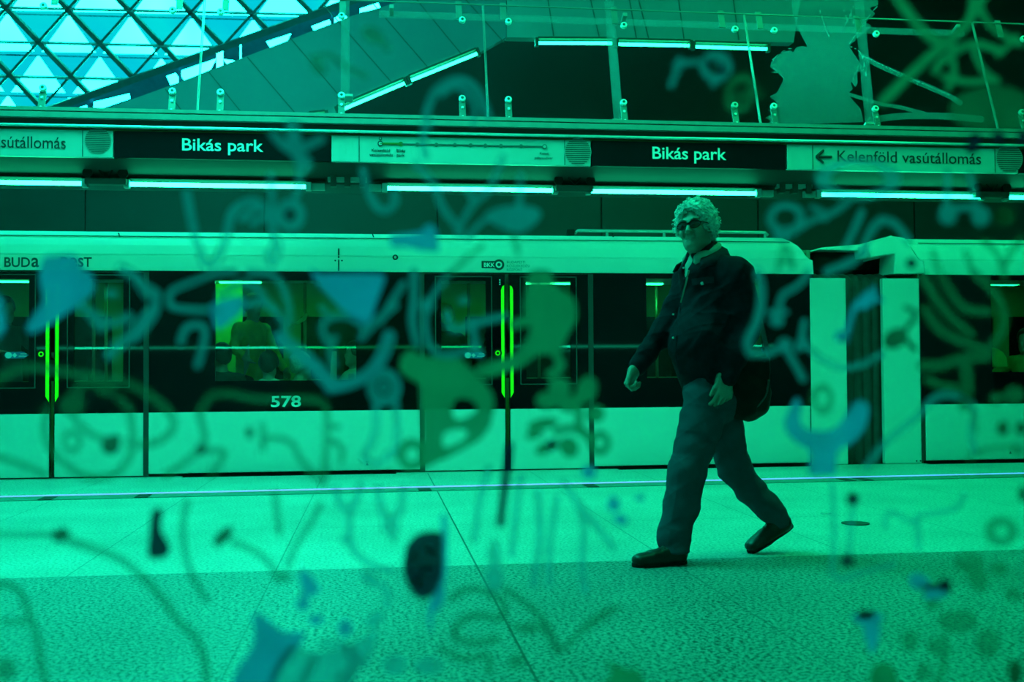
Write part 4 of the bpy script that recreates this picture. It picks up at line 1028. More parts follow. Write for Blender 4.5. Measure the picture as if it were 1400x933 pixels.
# jeans
jn = [ecap(P(966, 520, 5.5), P(973, 550, 5.5), .118, .125, TR, 1.28, .04)]
jn += chain([hp_l, P(957, 585, 5.42), P(948, 615, 5.40), kn_l, P(932, 690, 5.355), P(921, 735, 5.34), heel_f+ft*.052+Vector((0, 0, .06))], [.112, .104, .096, .090, .087, .078, .066], .03)
jn += chain([hp_r, P(990, 590, 5.58), kn_r, P(1026, 670, 5.63), an_r+(P(1026, 670, 5.63)-an_r)*.35, an_r-upr*.03], [.108, .096, .083, .074, .068, .058], .03)
jfd = folds(.0075, [((.2, .1, 1), 62), ((.5, .2, .9), 48), ((-.5, .3, .9), 75), ((1, .2, .1), 50)], 11)
jn += [rbox(heel_r+ftr*.08-upr*.035, (.20, .16, .08), np.stack([V3(ftr), V3(lf), V3(upr)]), .004, .006, 's')]
grow('jeans', jn, .005, M_jean, MAN, disp=jfd, smooth=1, clip=[(heel_f+Vector((0, 0, .058)), (0, 0, -1))])
# shoes
def shoe(toe, heel, f, up, name):
    f, up = Vector(f), Vector(up); s = f.cross(up); R = np.stack([V3(f), V3(s), V3(up)]); L = lambda u, v, w_: heel+f*u+s*v+up*w_
    pr = [ell(L(.055, 0, .048), (.060, .040, .046), R, .02), cap(L(.05, 0, .055), L(.055, 0, .075), .040, .042, .02), cap(L(.09, 0, .060), L(.17, 0, .042), .040, .036, .03),
          ell(L(.205, .002, .036), (.082, .047, .034), R, .03), rbox(L(.15, 0, .03), (.13, .038, .02), R, .018, .02)]
    o = grow(name, pr, .004, M_shoe, MAN, disp=folds(.0016, [((.6, .4, .6), 160), ((.2, 1, .3), 120)], 2), clip=[(L(0, 0, .012), tuple(-up))])
    a = MB(); n = 40                                  # sole
    ol = []
    for i in range(n):
        q = 2*math.pi*i/n; u = .145+.146*math.cos(q); wv = (.046 if u > .15 else .040)*(1-.12*math.exp(-((u-.12)/.04)**2))
        ol.append((u, wv*math.copysign(abs(math.sin(q))**.75, math.sin(q))))
    a.prism([L(u, v, .0) for u, v in ol], up*.022); a.build('sole', M_dark, o, bevel=.003)
    lc = MB()
    for k in range(4): u = .105+k*.02; lc.tube([L(u, -.022, .094-k*.007), L(u+.005, 0, .103-k*.008), L(u, .022, .094-k*.007)], .0028, 6)
    lc.build('laces', M_dgrey, o, smooth=True)
shoe(toe_f, heel_f, ft, (0, 0, 1), 'shoe'); shoe(toe_r, heel_r, ftr, upr, 'shoe')
# shoulder bag
BC = P(1017, 526, 5.47)
BAG = thing('shoulder_bag', BC-Vector((0, 0, .17)), 'black nylon shoulder bag hanging at the walking man\'s hip behind his hand', 'bag')
bR = np.stack([V3(fw), V3(lf), UP])
bp_ = [rbox(BC, (.125, .060, .165), bR, .058, .02), ell(BC+Vector((0, 0, -.05))+lf*.03, (.135, .07, .135), bR, .05), cap(BC+fw*-.10+Vector((0, 0, .11)), BC+fw*.08+Vector((0, 0, .13)), .055, .05, .03)]
bd = folds(.006, [((.3, .6, 1), 45), ((1, .2, .6), 55), ((.2, .3, -1), 80)], 8)
grow('bag_body', bp_, .006, M_bag, BAG, disp=bd)
M_bag2 = mat('bag_trim', (.03, .034, .038), .4)
fl_ = [rbox(BC+lf*.062+Vector((0, 0, .04)), (.112, .022, .105), bR, .02, .02)]
grow('bag_flap', fl_, .006, M_bag, BAG, disp=folds(.004, [((.5, .3, 1), 50), ((1, .2, -.3), 60)], 9))
pts = [BC+fw*-.13+Vector((0, 0, .12)), P(1050, 490, 5.50), P(1040, 440, 5.54), P(1022, 390, 5.56), P(1000, 366, 5.54), P(978, 372, 5.47)]
st = spline(pts, 8); a = MB()
for i, p in enumerate(st): a.v += [tuple(Vector(p)+lf*.016), tuple(Vector(p)-lf*.016)]
a.f = [(2*i, 2*i+1, 2*i+3, 2*i+2) for i in range(len(st)-1)]
a.build('shoulder_strap', M_bag2, BAG, solid=.004)
MB().tube([Vector(p) for p in spline([BC+fw*-.12+Vector((0, 0, .125))-lf*.0, P(1046, 487, 5.44), P(1036, 487, 5.42), P(1030, 491, 5.41)], 6)], .006).build('carry_loop', M_bag2, BAG, smooth=True)
MB().tube([Vector(p) for p in spline([P(1051, 520, 5.42), P(1047, 540, 5.40), P(1034, 557, 5.39), P(1018, 567, 5.39)], 6)], .005).build('bag_piping', M_bag2, BAG, smooth=True)

# ------------------------------------------------------------------ riders seen through the train windows
M_rskin = skinm('rider_skin', (.45, .33, .25)); M_rhair = mat('dark_hair', (.02, .018, .016), .6, var=.3, scale=60)
def rider(px, py, dy, fwd, seated, top, label, hair=M_rhair, legs=M_jean, lean=0., arms=((.1, .2), (.1, .2)), nod=0, sleeve=.9, roll=0):
    """head centre as seen through the glass, way faced; arms: how far each hand reaches forward and outward"""
    h = P(px, py, YT+dy); f = Vector(fwd).normalized(); l = Vector((f.y, -f.x, 0)); U = Vector((0, 0, 1))
    base = Vector((h.x, h.y, 0)) - f*lean
    t = thing('person', base, label, 'person', 'riders inside the train')
    R = frame(f, nod, roll); s = .96
    nk = Vector(h)-U*.16-f*.03; hip = Vector((base.x, base.y, h.z-.80 if seated is None else (h.z-.70 if seated else .93)))
    hip = Vector((base.x, base.y, max(.46, h.z-.68))) if seated else Vector((base.x, base.y, h.z-.76))
    body = head_prims(h, R, s, fine=False)+[cap(V3(h)-V3(U)*.06, nk, .052, .058, .03), cap(nk-U*.08, hip, .10, .10, .05)]
    tp = [cap(nk-U*.11, hip+U*.05, .135, .135, .05), cap(nk-U*.065+l*.15, nk-U*.065-l*.15, .065, .065, .05), ecap(nk-U*.14, hip+U*.02, .115, .12, np.stack([V3(f), V3(l), UP]), 1.35, .05)]
    for sd, (rf, ro) in zip((1, -1), arms):
        sh = nk-U*.075+l*.185*sd; el = sh-U*.25*(1-abs(rf)*.4)+l*(.04+ro*.25)*sd+f*.12*rf; wr = el+(f*(.1+rf)+l*ro*.5*sd-U*(.75-abs(rf)*.9)).normalized()*.25
        body += chain([sh, el, wr], [.045, .038, .026])+hand_prims(wr, wr-el, l*sd, f if sd > 0 else f, (30, 35, 25), 1.0)
        w2 = el.lerp(wr, sleeve) if sleeve > 0 else sh.lerp(el, .55)
        tp += chain([sh, el, w2], [.066, .055, .042], .03) if sleeve > 0 else [cap(sh, w2, .066, .06, .03)]
    lg = [cap(hip+l*.06, hip-l*.06, .12, .12, .05)]
    for sd in (1, -1):
        a = hip+l*.10*sd-U*.04
        if seated: kn = a+f*.42+U*.02; an = Vector((kn.x, kn.y, .08))+f*.02
        else: kn = Vector((a.x, a.y, .5))+f*.03; an = Vector((a.x, a.y, .09))
        body += chain([a, kn, an], [.07, .05, .04], .03)+[cap(an-f*.03-U*.04, an+f*.17-U*.055, .042, .036, .02)]
        lg += chain([a, kn, an+U*.0], [.10, .078, .062], .04)
    grow('body', body, .011, M_rskin, t)
    grow('hair', hair_prims(h, R, s*1.02, 1.0), .008, hair, t, disp=folds(.005, [((1, .3, .4), 160), ((.2, 1, .6), 150)], int(px)))
    grow('top', tp, .011, top, t, disp=folds(.007, [((.3, .2, 1), 60), ((1, .4, -.3), 50)], int(px)+1))
    grow('trousers', lg, .014, legs, t, disp=folds(.005, [((.2, .1, 1), 50)], 4))
    return t
M_lime = mat('lime_cloth', (.50, .60, .08), .8, var=.2); M_palec = mat('pale_cloth', (.62, .70, .52), .8, var=.1); M_darkc = mat('dark_cloth', (.025, .03, .03), .85, var=.2)
M_olive = mat('olive_cloth', (.16, .22, .06), .85, var=.2); M_greent = mat('green_cloth', (.16, .55, .12), .8, var=.15); M_blond = mat('blond_hair', (.75, .68, .12), .7, var=.3, scale=60)
rider(347, 420, 1.25, (.75, -.65, 0), False, M_lime, 'standing rider in a lime jacket, seen through the long window above the number', nod=-20, legs=M_darkc, lean=.05, arms=((.5, .3), (.25, .2)))
rider(368, 499, .48, (.15, 1, 0), True, M_palec, 'seated rider with dark hair and pale top, back turned, below the lime jacket', arms=((.6, .1), (.6, .1)))
rider(413, 500, .62, (.8, .5, 0), True, M_palec, 'seated rider in pale sleeves between the back-turned rider and the blue V stroke', hair=M_hair, arms=((.9, .3), (.5, .4)))
rider(484, 484, .70, (-.85, -.4, 0), True, M_palec, 'seated rider with bare forearms at the end of the long window', sleeve=0, arms=((.95, .2), (.95, .3)))
rider(302, 488, .60, (-.5, .8, 0), True, M_darkc, 'seated dark-coated rider at the near corner of the long window, by the lime jacket', arms=((.4, .1), (.4, .1)))
rider(8, 424, .75, (.75, -.66, 0), False, M_darkc, 'standing rider with dark hair in the cut-off door window', sleeve=0, arms=((.8, .2), (.7, .3)))
rider(606, 434, .8, (-.5, .85, 0), False, M_darkc, 'standing rider with bright yellow hair behind the door window', hair=M_blond)
rider(1402, 466, .75, (-.8, -.5, 0), True, M_greent, 'seated rider in a green top in the second carriage, cut by the frame edge', arms=((.8, .5), (.6, .4)))
A, B = tx(1357), tx(1377)
o = MB().prism([P(1357, 502, YT+.45), P(1377.5, 502, YT+.45), P(1377, 490, YT+.45), P(1372, 482, YT+.45), P(1364, 477, YT+.45), P(1357, 475, YT+.45)], (0, .05, 0)).build('seat_back', mat('green_seat', (.18, .62, .15), .7), CAR2, bevel=.008)

# ------------------------------------------------------------------ green tinted glass screen with painted doodles
YG = 1.0
gm = bpy.data.materials.new('green_glass'); gm.use_nodes = True; t_ = gm.node_tree; t_.nodes.clear()
out = t_.nodes.new('ShaderNodeOutputMaterial'); va = t_.nodes.new('ShaderNodeVolumeAbsorption')
va.inputs['Color'].default_value = (.16, .963, .863, 1); va.inputs['Density'].default_value = 300   # colour taken up through 2 cm of glass
t_.links.new(va.outputs[0], out.inputs['Volume'])
SCR = thing('glass_screen', (.2, YG, 0), 'large green tinted glass screen covered in painted doodles of eyes, birds and curls', 'glass screen')
MB().box(-1.6, 2.0, YG-.01, YG+.01, .0, 2.3).build('tinted_pane', gm, SCR)
MB().box(-1.6, 2.0, YG-.03, YG-.012, .0, .08).build('floor_channel', M_steel, SCR)
B_, B2, B3, G_, G2, D_, D2 = [paint(*a) for a in (('blue_paint', (.05, .26, .54), .95), ('thin_blue_paint', (.05, .29, .42), .60), ('brushed_blue_paint', (.05, .25, .40), .78), ('green_paint', (.06, .20, .125), .94),
                                                 ('thin_green_paint', (.05, .16, .095), .60), ('ink_blue_paint', (.004, .013, .04), .97), ('dark_green_paint', (.012, .055, .03), .9))]
YPAINT = YG+.0105
def sd_seg(p, a, b):
    ab = b-a; t = np.clip(((p-a)@ab)/max(ab@ab, 1e-9), 0, 1)
    return np.sqrt(((p-a-t[..., None]*ab)**2).sum(-1))
def sd_poly(p, v):
    d = np.full(p.shape[:-1], 1e9); ins = np.zeros(p.shape[:-1], bool); n = len(v)
    for i in range(n):
        a, b = v[i], v[(i+1) % n]; d = np.minimum(d, sd_seg(p, a, b))
        c = ((a[1] > p[..., 1]) != (b[1] > p[..., 1]))
        with np.errstate(divide='ignore', invalid='ignore'):
            xi = (b[0]-a[0])*(p[..., 1]-a[1])/(b[1]-a[1] if b[1] != a[1] else 1e-9)+a[0]
        ins ^= c & (p[..., 0] < xi)
    return np.where(ins, -d, d)
def closed(pts, n=5):
    p = [np.array(q, float) for q in pts]; N = len(p); out = []
    for i in range(N):
        p0, p1, p2, p3 = p[i-1], p[i], p[(i+1) % N], p[(i+2) % N]
        for k in range(n):
            t = k/n; out.append(.5*((2*p1)+(-p0+p2)*t+(2*p0-5*p1+4*p2-p3)*t*t+(-p0+3*p1-3*p2+p3)*t**3))
    return out
def film(shapes, Yp=None, place=None):
    """flat outline of a brushed figure: s stroke, e blob, r ring, p filled outline, c filled curve, h hole"""
    lo = np.array([1e9, 1e9]); hi = -lo; items = []
    for s in shapes:
        k = s[0]
        if k == 's':
            pts = spline(s[2]); w_ = s[1]/2
            for q in pts: lo = np.minimum(lo, q-w_-3); hi = np.maximum(hi, q+w_+3)
            items.append(('s', w_, pts))
        elif k in 'er':
            c = np.array(s[1:3], float); R = max(s[3], s[4])+(s[5]/2 if k == 'r' else 0)+3; lo = np.minimum(lo, c-R); hi = np.maximum(hi, c+R); items.append(s)
        else:
            v = [np.array(q, float) for q in s[1]]
            if k in 'ch': v = closed(s[1])
            for q in v: lo = np.minimum(lo, q-3); hi = np.maximum(hi, q+3)
            items.append((k, v))
    st = 2.5
    nx, ny = [int(math.ceil((hi[i]-lo[i])/st))+1 for i in (0, 1)]
    p = np.stack(np.meshgrid(lo[0]+st*np.arange(nx), lo[1]+st*np.arange(ny), indexing='ij'), -1); d = np.full((nx, ny), 1e9)
    for s in items:
        if s[0] == 's':
            e = np.full((nx, ny), 1e9)
            for a, b in zip(s[2], s[2][1:]): e = np.minimum(e, sd_seg(p, a, b))
            d = np.minimum(d, e-s[1])
        elif s[0] in 'er':
            q = p-np.array(s[1:3], float); an = math.radians(s[6 if s[0] == 'r' else 5]) if len(s) > (6 if s[0] == 'r' else 5) else 0
            q = np.stack([q[..., 0]*math.cos(an)+q[..., 1]*math.sin(an), -q[..., 0]*math.sin(an)+q[..., 1]*math.cos(an)], -1)
            e = (np.sqrt((q[..., 0]/s[3])**2+(q[..., 1]/s[4])**2)-1)*min(s[3], s[4])
            d = np.minimum(d, np.abs(e)-s[5]/2 if s[0] == 'r' else e)
        elif s[0] == 'h': d = np.maximum(d, -sd_poly(p, s[1]))
        else: d = np.minimum(d, sd_poly(p, s[1]))
    V = []; F = []; key = {}
    def vid(q):
        k = (round(q[0], 2), round(q[1], 2))
        if k not in key: key[k] = len(V); V.append(q)
        return key[k]
    I = d < 0
    for i in range(nx-1):
        for j in range(ny-1):
            cs = [(i, j), (i+1, j), (i+1, j+1), (i, j+1)]; ins = [I[c] for c in cs]
            if not any(ins): continue
            if all(ins): F.append([vid(p[c]) for c in cs]); continue
            f = []
            for k in range(4):
                a, b = cs[k], cs[(k+1) % 4]
                if ins[k]: f.append(vid(p[a]))
                if ins[k] != ins[(k+1) % 4]: t = d[a]/(d[a]-d[b]); f.append(vid(p[a]+(p[b]-p[a])*t))
            f = [x for n, x in enumerate(f) if x != f[n-1]]
            if len(f) > 2: F.append(f)
    place = place or (lambda x, y: P(x, y, YPAINT))
    me = bpy.data.meshes.new('doodle'); me.from_pydata([tuple(place(float(q[0]), float(q[1]))) for q in V], [], F); me.validate()
    return me
def doodle(name, m, label, *shapes): put(name, film(shapes), m, SCR, label=label)
S = lambda w_, *pts: ('s', w_, pts)
dd = doodle
# upper part
dd('painted_blot', G2, 'soft green blot', ('e', 510, 48, 17, 11, 30), S(9, (505, 45), (525, 58), (530, 68)))
dd('painted_blot', G2, 'faint green smudge', ('e', 436, 92, 13, 9, 40), S(8, (425, 80), (450, 75), (470, 90), (500, 105)))
dd('painted_arch', B2, 'pale arch with a loop', S(11, (580, 165), (588, 140), (598, 122), (620, 110), (640, 112), (656, 130), (668, 160)), S(8, (604, 130), (622, 118), (640, 130), (650, 150), (646, 168)), S(10, (590, 165), (578, 185), (582, 215)))
dd('painted_eye', B2, 'pale eye with a tail', ('r', 979, 91, 17, 16, 11), ('e', 982, 88, 4, 5), S(9, (962, 86), (945, 85), (932, 88), (925, 98), (918, 117)), S(8, (930, 80), (922, 90)), S(9, (978, 106), (976, 116)))
dd('painted_pupil', D_, 'dark pupil', ('e', 968, 87, 4, 7, -20), ('e', 988, 96, 6, 8, -30))
dd('painted_blot', G2, 'olive loop', ('r', 1012, 128, 16, 22, 10, 20), S(8, (1000, 140), (1020, 128), (1040, 130)))
dd('painted_strokes', G_, 'broad green crossing strokes', S(15, (1222, -10), (1245, 22), (1268, 48), (1300, 62)), S(14, (1332, -10), (1328, 22), (1310, 45), (1270, 78), (1238, 108), (1208, 138)), S(10, (1278, 98), (1292, 80), (1330, 60), (1368, 70)), S(9, (1290, 105), (1325, 112), (1362, 108)), S(9, (1300, 75), (1305, 100), (1296, 122)), S(9, (1330, 62), (1340, 90), (1362, 112)), S(10, (1395, 60), (1360, 40), (1340, 10), (1350, -10)), S(8, (1365, 75), (1390, 50)))
dd('painted_cloud', G2, 'wide pale green patch', ('c', [(1305, 135), (1340, 120), (1390, 122), (1420, 150), (1400, 175), (1340, 178), (1300, 160)]))
dd('painted_spots', D_, 'three dark spots over the arrow sign', ('e', 1331, 196, 9, 15, 25), ('e', 1365, 188, 10, 8, 10), ('e', 1398, 187, 7, 9))
dd('painted_bird', B2, 'pale drips between signs', S(20, (400, 172), (405, 205), (418, 225)), S(12, (372, 182), (400, 205), (440, 190)), S(10, (408, 220), (410, 250), (405, 268)))
dd('painted_letters', B2, 'pale curly letters over the lamp row', S(11, (255, 262), (262, 300), (270, 335), (282, 362), (298, 352), (310, 322), (318, 290), (345, 275), (368, 290)), S(9, (330, 300), (352, 285), (380, 290)), ('r', 397, 294, 15, 16, 11), S(9, (370, 240), (373, 290), (374, 335), (366, 350), (374, 362), (382, 338), (374, 320)), S(9, (345, 305), (365, 298), (374, 318)))
dd('painted_pupil', D_, 'dark dot in the curly letters', ('e', 395, 294, 6, 6))
dd('painted_letters', B2, 'pale hooks near the route diagram', S(10, (496, 232), (504, 262), (516, 284), (530, 288), (540, 276), (538, 262)), S(10, (568, 225), (592, 250), (604, 282), (622, 306), (630, 318)), S(9, (688, 215), (668, 260), (648, 278), (634, 300), (626, 320)), S(8, (640, 262), (650, 278)))
dd('painted_head', B2, 'pale blue blob with a stem', ('c', [(664, 292), (690, 282), (728, 283), (740, 292), (732, 306), (712, 318), (690, 314), (668, 302)]), S(9, (712, 240), (710, 285)), S(8, (664, 300), (650, 312), (640, 326)))
dd('painted_stroke', G2, 'thin stroke down to the roof edge', S(8, (702, 322), (708, 345)), S(8, (660, 335), (640, 352), (612, 378)))
dd('painted_boot', B_, 'blue boot shape', ('p', [(533, 322), (560, 319), (578, 316), (580, 309), (590, 306), (597, 314), (601, 345), (576, 343), (556, 338), (534, 338)]))
dd('painted_ring', B2, 'pale flat ring over the lamp tube', ('r', 1173, 245, 48, 24, 11), S(9, (1126, 248), (1122, 232), (1150, 224)))
dd('painted_eye', B2, 'pale looped ring with a long tail', ('r', 1074, 298, 21, 17, 9, -10), S(9, (1090, 314), (1110, 302), (1140, 290), (1160, 276)), S(8, (1110, 284), (1122, 288), (1128, 300)), S(9, (1085, 318), (1066, 325), (1060, 312)))
dd('painted_letters', B2, 'pale bent strokes above the gangway', S(10, (1178, 290), (1170, 310), (1158, 335)), S(11, (1182, 336), (1194, 310), (1208, 302), (1226, 308), (1242, 330)), S(9, (1204, 300), (1190, 320)), S(12, (1182, 345), (1160, 360), (1130, 372)))
dd('painted_bone', B2, 'pale bone with two long stems', ('e', 1296, 293, 13, 15), ('e', 1341, 296, 13, 14), S(10, (1300, 286), (1322, 284), (1340, 287)), S(8, (1296, 235), (1294, 280)), S(8, (1326, 238), (1336, 284)))
dd('painted_blot', D2, 'dark smudge beside the bone', ('e', 1374, 295, 14, 13))
dd('painted_letters', G2, 'dim letter on the carriage roof end', S(8, (1064, 368), (1070, 340), (1078, 342), (1084, 366)), S(7, (1066, 358), (1082, 356)))
dd('painted_zigzag', G2, 'dim zigzag on the second carriage roof', S(9, (1345, 330), (1362, 345), (1372, 362), (1384, 342), (1396, 325)), S(9, (1368, 360), (1374, 380)), S(8, (1275, 345), (1284, 372)), S(8, (1320, 345), (1330, 372)))
dd('painted_spots', D_, 'dark blue spot on the end cap', ('e', 1246, 360, 8, 7))
# middle
dd('painted_splash', B_, 'large solid blue splash', ('c', [(58, 354), (74, 349), (104, 350), (112, 366), (126, 376), (128, 398), (112, 414), (92, 428), (66, 446), (44, 456), (36, 450), (46, 430), (58, 412), (54, 384)]))
dd('painted_splash', B_, 'blue tail at the edge of the window', ('c', [(-10, 400), (2, 410), (8, 440), (4, 456), (-10, 462)]))
dd('painted_eye', B2, 'large pale ring with a dark node', S(14, (112, 420), (130, 432), (152, 442), (176, 434)), S(15, (166, 368), (186, 380), (202, 402), (212, 418), (204, 436), (186, 458), (164, 470), (150, 486)), S(9, (212, 414), (216, 402), (204, 394)), ('e', 152, 402, 9, 6), S(15, (168, 468), (186, 450), (204, 428)), S(14, (120, 424), (138, 448)))
dd('painted_pupil', D_, 'dark node on the ring', ('e', 203, 412, 6, 5, -30))
dd('painted_fish', B2, 'pale open fish outline ending in a blob', S(9, (322, 372), (296, 374), (268, 384), (238, 396), (232, 404), (232, 416), (240, 421), (268, 424), (296, 424)))
dd('painted_splash', B_, 'blue blob over the big window', ('c', [(286, 420), (302, 410), (326, 404), (336, 412), (330, 428), (316, 440), (298, 452), (292, 438)]))
dd('painted_letters', B2, 'pale arched letter', S(10, (247, 468), (252, 452), (262, 445), (276, 446), (280, 458), (276, 480), (270, 500)))
dd('painted_letters', B2, 'pale crossing arcs over the big window', S(9, (340, 372), (372, 376), (386, 392), (394, 416), (397, 438)), S(10, (334, 418), (362, 414), (380, 430), (392, 450)), S(10, (300, 404), (330, 388), (352, 396), (366, 418)))
dd('painted_splash', B_, 'large solid blue wedge with a tail', ('c', [(424, 366), (436, 374), (470, 374), (508, 374), (526, 378), (522, 394), (514, 416), (506, 440), (488, 442), (468, 424), (446, 402), (432, 386)]))
dd('painted_hook', B2, 'thick pale hooked strokes', S(9, (448, 468), (440, 450), (446, 438), (466, 432), (486, 438), (500, 452)), S(9, (456, 500), (452, 478), (458, 462)), S(9, (520, 440), (536, 412), (552, 388)), S(10, (494, 462), (514, 440), (540, 418)), S(9, (448, 430), (440, 420)))
dd('painted_heart', B3, 'thick blue V stroke', S(20, (384, 462), (404, 480), (428, 500), (452, 524)), S(17, (452, 530), (478, 524), (506, 510), (524, 484), (532, 460)))
dd('painted_letters', B2, 'pale U shape running into a long arm', S(11, (566, 372), (566, 410), (564, 440), (570, 470)), S(9, (614, 374), (598, 396), (584, 418), (582, 450), (590, 476), (606, 486), (626, 484), (650, 476)), ('e', 584, 418, 10, 10), S(10, (612, 428), (616, 448), (630, 450), (650, 442), (692, 432)), S(9, (646, 442), (650, 470), (656, 486)), ('e', 646, 442, 9, 8))
dd('painted_blot', B2, 'pale dot in the door window', ('e', 634, 411, 7, 6))
dd('painted_figure', B2, 'pale ring headed stick figure', ('r', 525, 530, 17, 19, 13), ('e', 525, 530, 7, 8), S(10, (514, 550), (514, 580), (508, 605), (498, 622), (504, 632)), S(10, (540, 550), (543, 580), (542, 606), (538, 622)), S(9, (512, 634), (524, 630), (534, 618)))
dd('painted_wave', G2, 'green wavy rope across the door', S(12, (-5, 520), (22, 506), (52, 502), (82, 508), (120, 514), (160, 520), (194, 534), (226, 558), (238, 580), (226, 598), (202, 608), (176, 606)), ('e', 144, 528, 15, 13), ('e', 99, 553, 17, 15), S(11, (99, 548), (108, 530), (128, 522)), S(11, (162, 544), (176, 560), (180, 580), (182, 608), (172, 634), (152, 650), (120, 652), (88, 634), (68, 612), (60, 586), (64, 560)), S(10, (100, 572), (122, 592), (146, 602)), S(10, (-5, 624), (30, 636), (62, 648)), ('r', 98, 604, 11, 13, 8))
dd('painted_blot', D2, 'dark green blot on the door foot', ('e', 151, 609, 13, 13), ('e', 158, 600, 7, 6))
dd('painted_rope', G2, 'thin green rope below the number', S(10, (272, 560), (276, 580), (280, 600), (274, 614)), S(10, (276, 560), (286, 545), (310, 538), (350, 546), (400, 546), (434, 548), (446, 562), (446, 600), (444, 640), (442, 662)), S(8, (446, 584), (462, 584)), S(9, (446, 600), (460, 606), (468, 618), (466, 630)), S(10, (272, 616), (250, 634), (226, 650)), S(9, (278, 616), (306, 618), (300, 634), (288, 648)), S(8, (284, 550), (288, 540)))
dd('painted_spots', D2, 'small dark green dots on the lower panel', ('e', 275, 615, 8, 8), ('e', 341, 592, 6, 8))
dd('painted_rope', G2, 'green T shape with a hanging line', S(9, (359, 582), (360, 614)), S(9, (360, 600), (384, 600), (400, 608), (408, 624), (420, 640), (436, 656)))
dd('painted_mass', G_, 'large solid green mass with two gaps', ('p', [(548, 490), (560, 478), (582, 488), (630, 492), (648, 508), (664, 524), (674, 540), (676, 560), (670, 585), (656, 602), (632, 616), (608, 628), (588, 636), (578, 644), (578, 612), (576, 570), (574, 526), (556, 516), (546, 506)]), ('h', [(622, 548), (634, 545), (647, 549), (652, 561), (640, 570), (624, 574), (618, 562)]), ('h', [(608, 592), (628, 587), (640, 592), (630, 604), (608, 612), (605, 602)]), ('r', 563, 622, 15, 16, 11))
dd('painted_beast', G_, 'large green blurred beast over the door', ('c', [(724, 372), (752, 371), (760, 392), (784, 408), (788, 436), (774, 462), (764, 484), (736, 486), (716, 500), (690, 510), (662, 516), (650, 504), (672, 494), (700, 486), (720, 464), (726, 440), (716, 424), (720, 396)]), S(14, (736, 440), (716, 440), (704, 444)), S(12, (760, 484), (766, 502), (752, 512)))
dd('painted_flower', G_, 'green flower with round petals', ('e', 765, 530, 15, 14), ('e', 802, 533, 14, 19, 20), ('e', 748, 548, 16, 12), ('e', 778, 552, 16, 12), ('e', 814, 566, 13, 12), ('e', 742, 580, 22, 8, -12), ('r', 820, 606, 11, 12, 9), ('e', 778, 612, 13, 15, -30), ('e', 748, 612, 18, 8, -25), ('e', 730, 594, 12, 7, -20), S(11, (792, 560), (792, 584), (804, 596)), S(10, (760, 590), (784, 586), (806, 600)))
dd('painted_spots', B_, 'two small blue dots below the flower', ('e', 805, 646, 10, 9), ('e', 754, 608, 8, 7))
dd('painted_stroke', D_, 'dark blue upright brush stroke', S(11, (697, 610), (692, 650), (687, 690), (684, 716)))
dd('painted_strokes', B2, 'faint blue drips on the floor', S(9, (668, 640), (655, 690), (648, 740)), S(9, (712, 650), (706, 700), (700, 760)), S(10, (735, 672), (738, 730), (730, 800)), S(9, (762, 680), (752, 740), (750, 800)), S(9, (790, 690), (798, 720), (796, 770), (800, 810)), S(9, (770, 660), (800, 700), (840, 750)), ('e', 676, 760, 9, 22), ('e', 676, 790, 12, 20))
dd('painted_spots', B_, 'pair of blue dots beside the front shoe', ('e', 839, 690, 9, 11), ('e', 849, 711, 10, 7, 20), ('e', 875, 681, 6, 5))
# right
dd('painted_stroke', B2, 'pale bent stroke beside the shoulder bag', S(12, (1036, 372), (1041, 400), (1036, 436), (1022, 468), (1028, 484)), S(10, (1026, 482), (1048, 484), (1070, 476), (1082, 490), (1098, 518)), ('e', 1073, 472, 10, 10), S(9, (1100, 440), (1096, 462), (1090, 478)), ('e', 1098, 470, 9, 9))
dd('painted_pawn', B2, 'pale chess pawn shape with a curved stem', ('e', 1064, 427, 15, 5), ('e', 1062, 439, 10, 8), S(9, (1064, 424), (1070, 404), (1086, 394), (1100, 382), (1104, 370)))
dd('painted_star', B_, 'small blue ragged star', ('p', [(1165, 416), (1180, 402), (1197, 390), (1199, 404), (1212, 412), (1196, 414), (1186, 422), (1170, 424)]), S(8, (1168, 420), (1162, 440), (1156, 466)))
dd('painted_spots', B_, 'blue dot on the end panel edge', ('e', 1150, 460, 9, 8))
dd('painted_smile', B2, 'thin curved smile', S(9, (1108, 478), (1124, 492), (1150, 503), (1180, 498), (1206, 484)))
dd('painted_leaf', D2, 'dark green leaf and twig', ('e', 1224, 463, 18, 13, -30), S(7, (1240, 448), (1252, 430), (1238, 420)), S(7, (1236, 464), (1252, 478)))
dd('painted_stripes', G2, 'green zebra stripes over the dark window', S(13, (1262, 378), (1282, 412), (1304, 438), (1326, 456)), S(12, (1288, 380), (1308, 412), (1324, 424), (1352, 426)), S(12, (1332, 374), (1352, 392), (1368, 416), (1372, 446), (1356, 474)), S(13, (1264, 424), (1284, 450), (1312, 466), (1352, 480)), S(14, (1260, 500), (1286, 500), (1316, 490), (1350, 488)), S(17, (1320, 500), (1322, 530), (1318, 556)), S(11, (1268, 520), (1290, 528), (1316, 532)))
dd('painted_fork', B_, 'solid blue fork shape', ('c', [(1083, 552), (1091, 544), (1096, 558), (1094, 576), (1106, 588), (1136, 588), (1152, 574), (1166, 552), (1180, 548), (1188, 560), (1182, 586), (1166, 606), (1146, 618), (1142, 648), (1126, 650), (1106, 648), (1107, 618), (1084, 602), (1072, 580)]))
dd('painted_blot', G2, 'dim face above the fork', ('r', 1124, 546, 12, 16, 9))
dd('painted_arc', B2, 'thin arc from the gangway to the window', S(10, (1184, 640), (1208, 608), (1236, 584), (1258, 566), (1276, 546), (1296, 540), (1318, 546), (1332, 562), (1328, 590), (1332, 618)))
dd('painted_spots', D2, 'row of dark green dots on the panel', ('e', 1371, 586, 9, 10), ('e', 1396, 586, 8, 9))
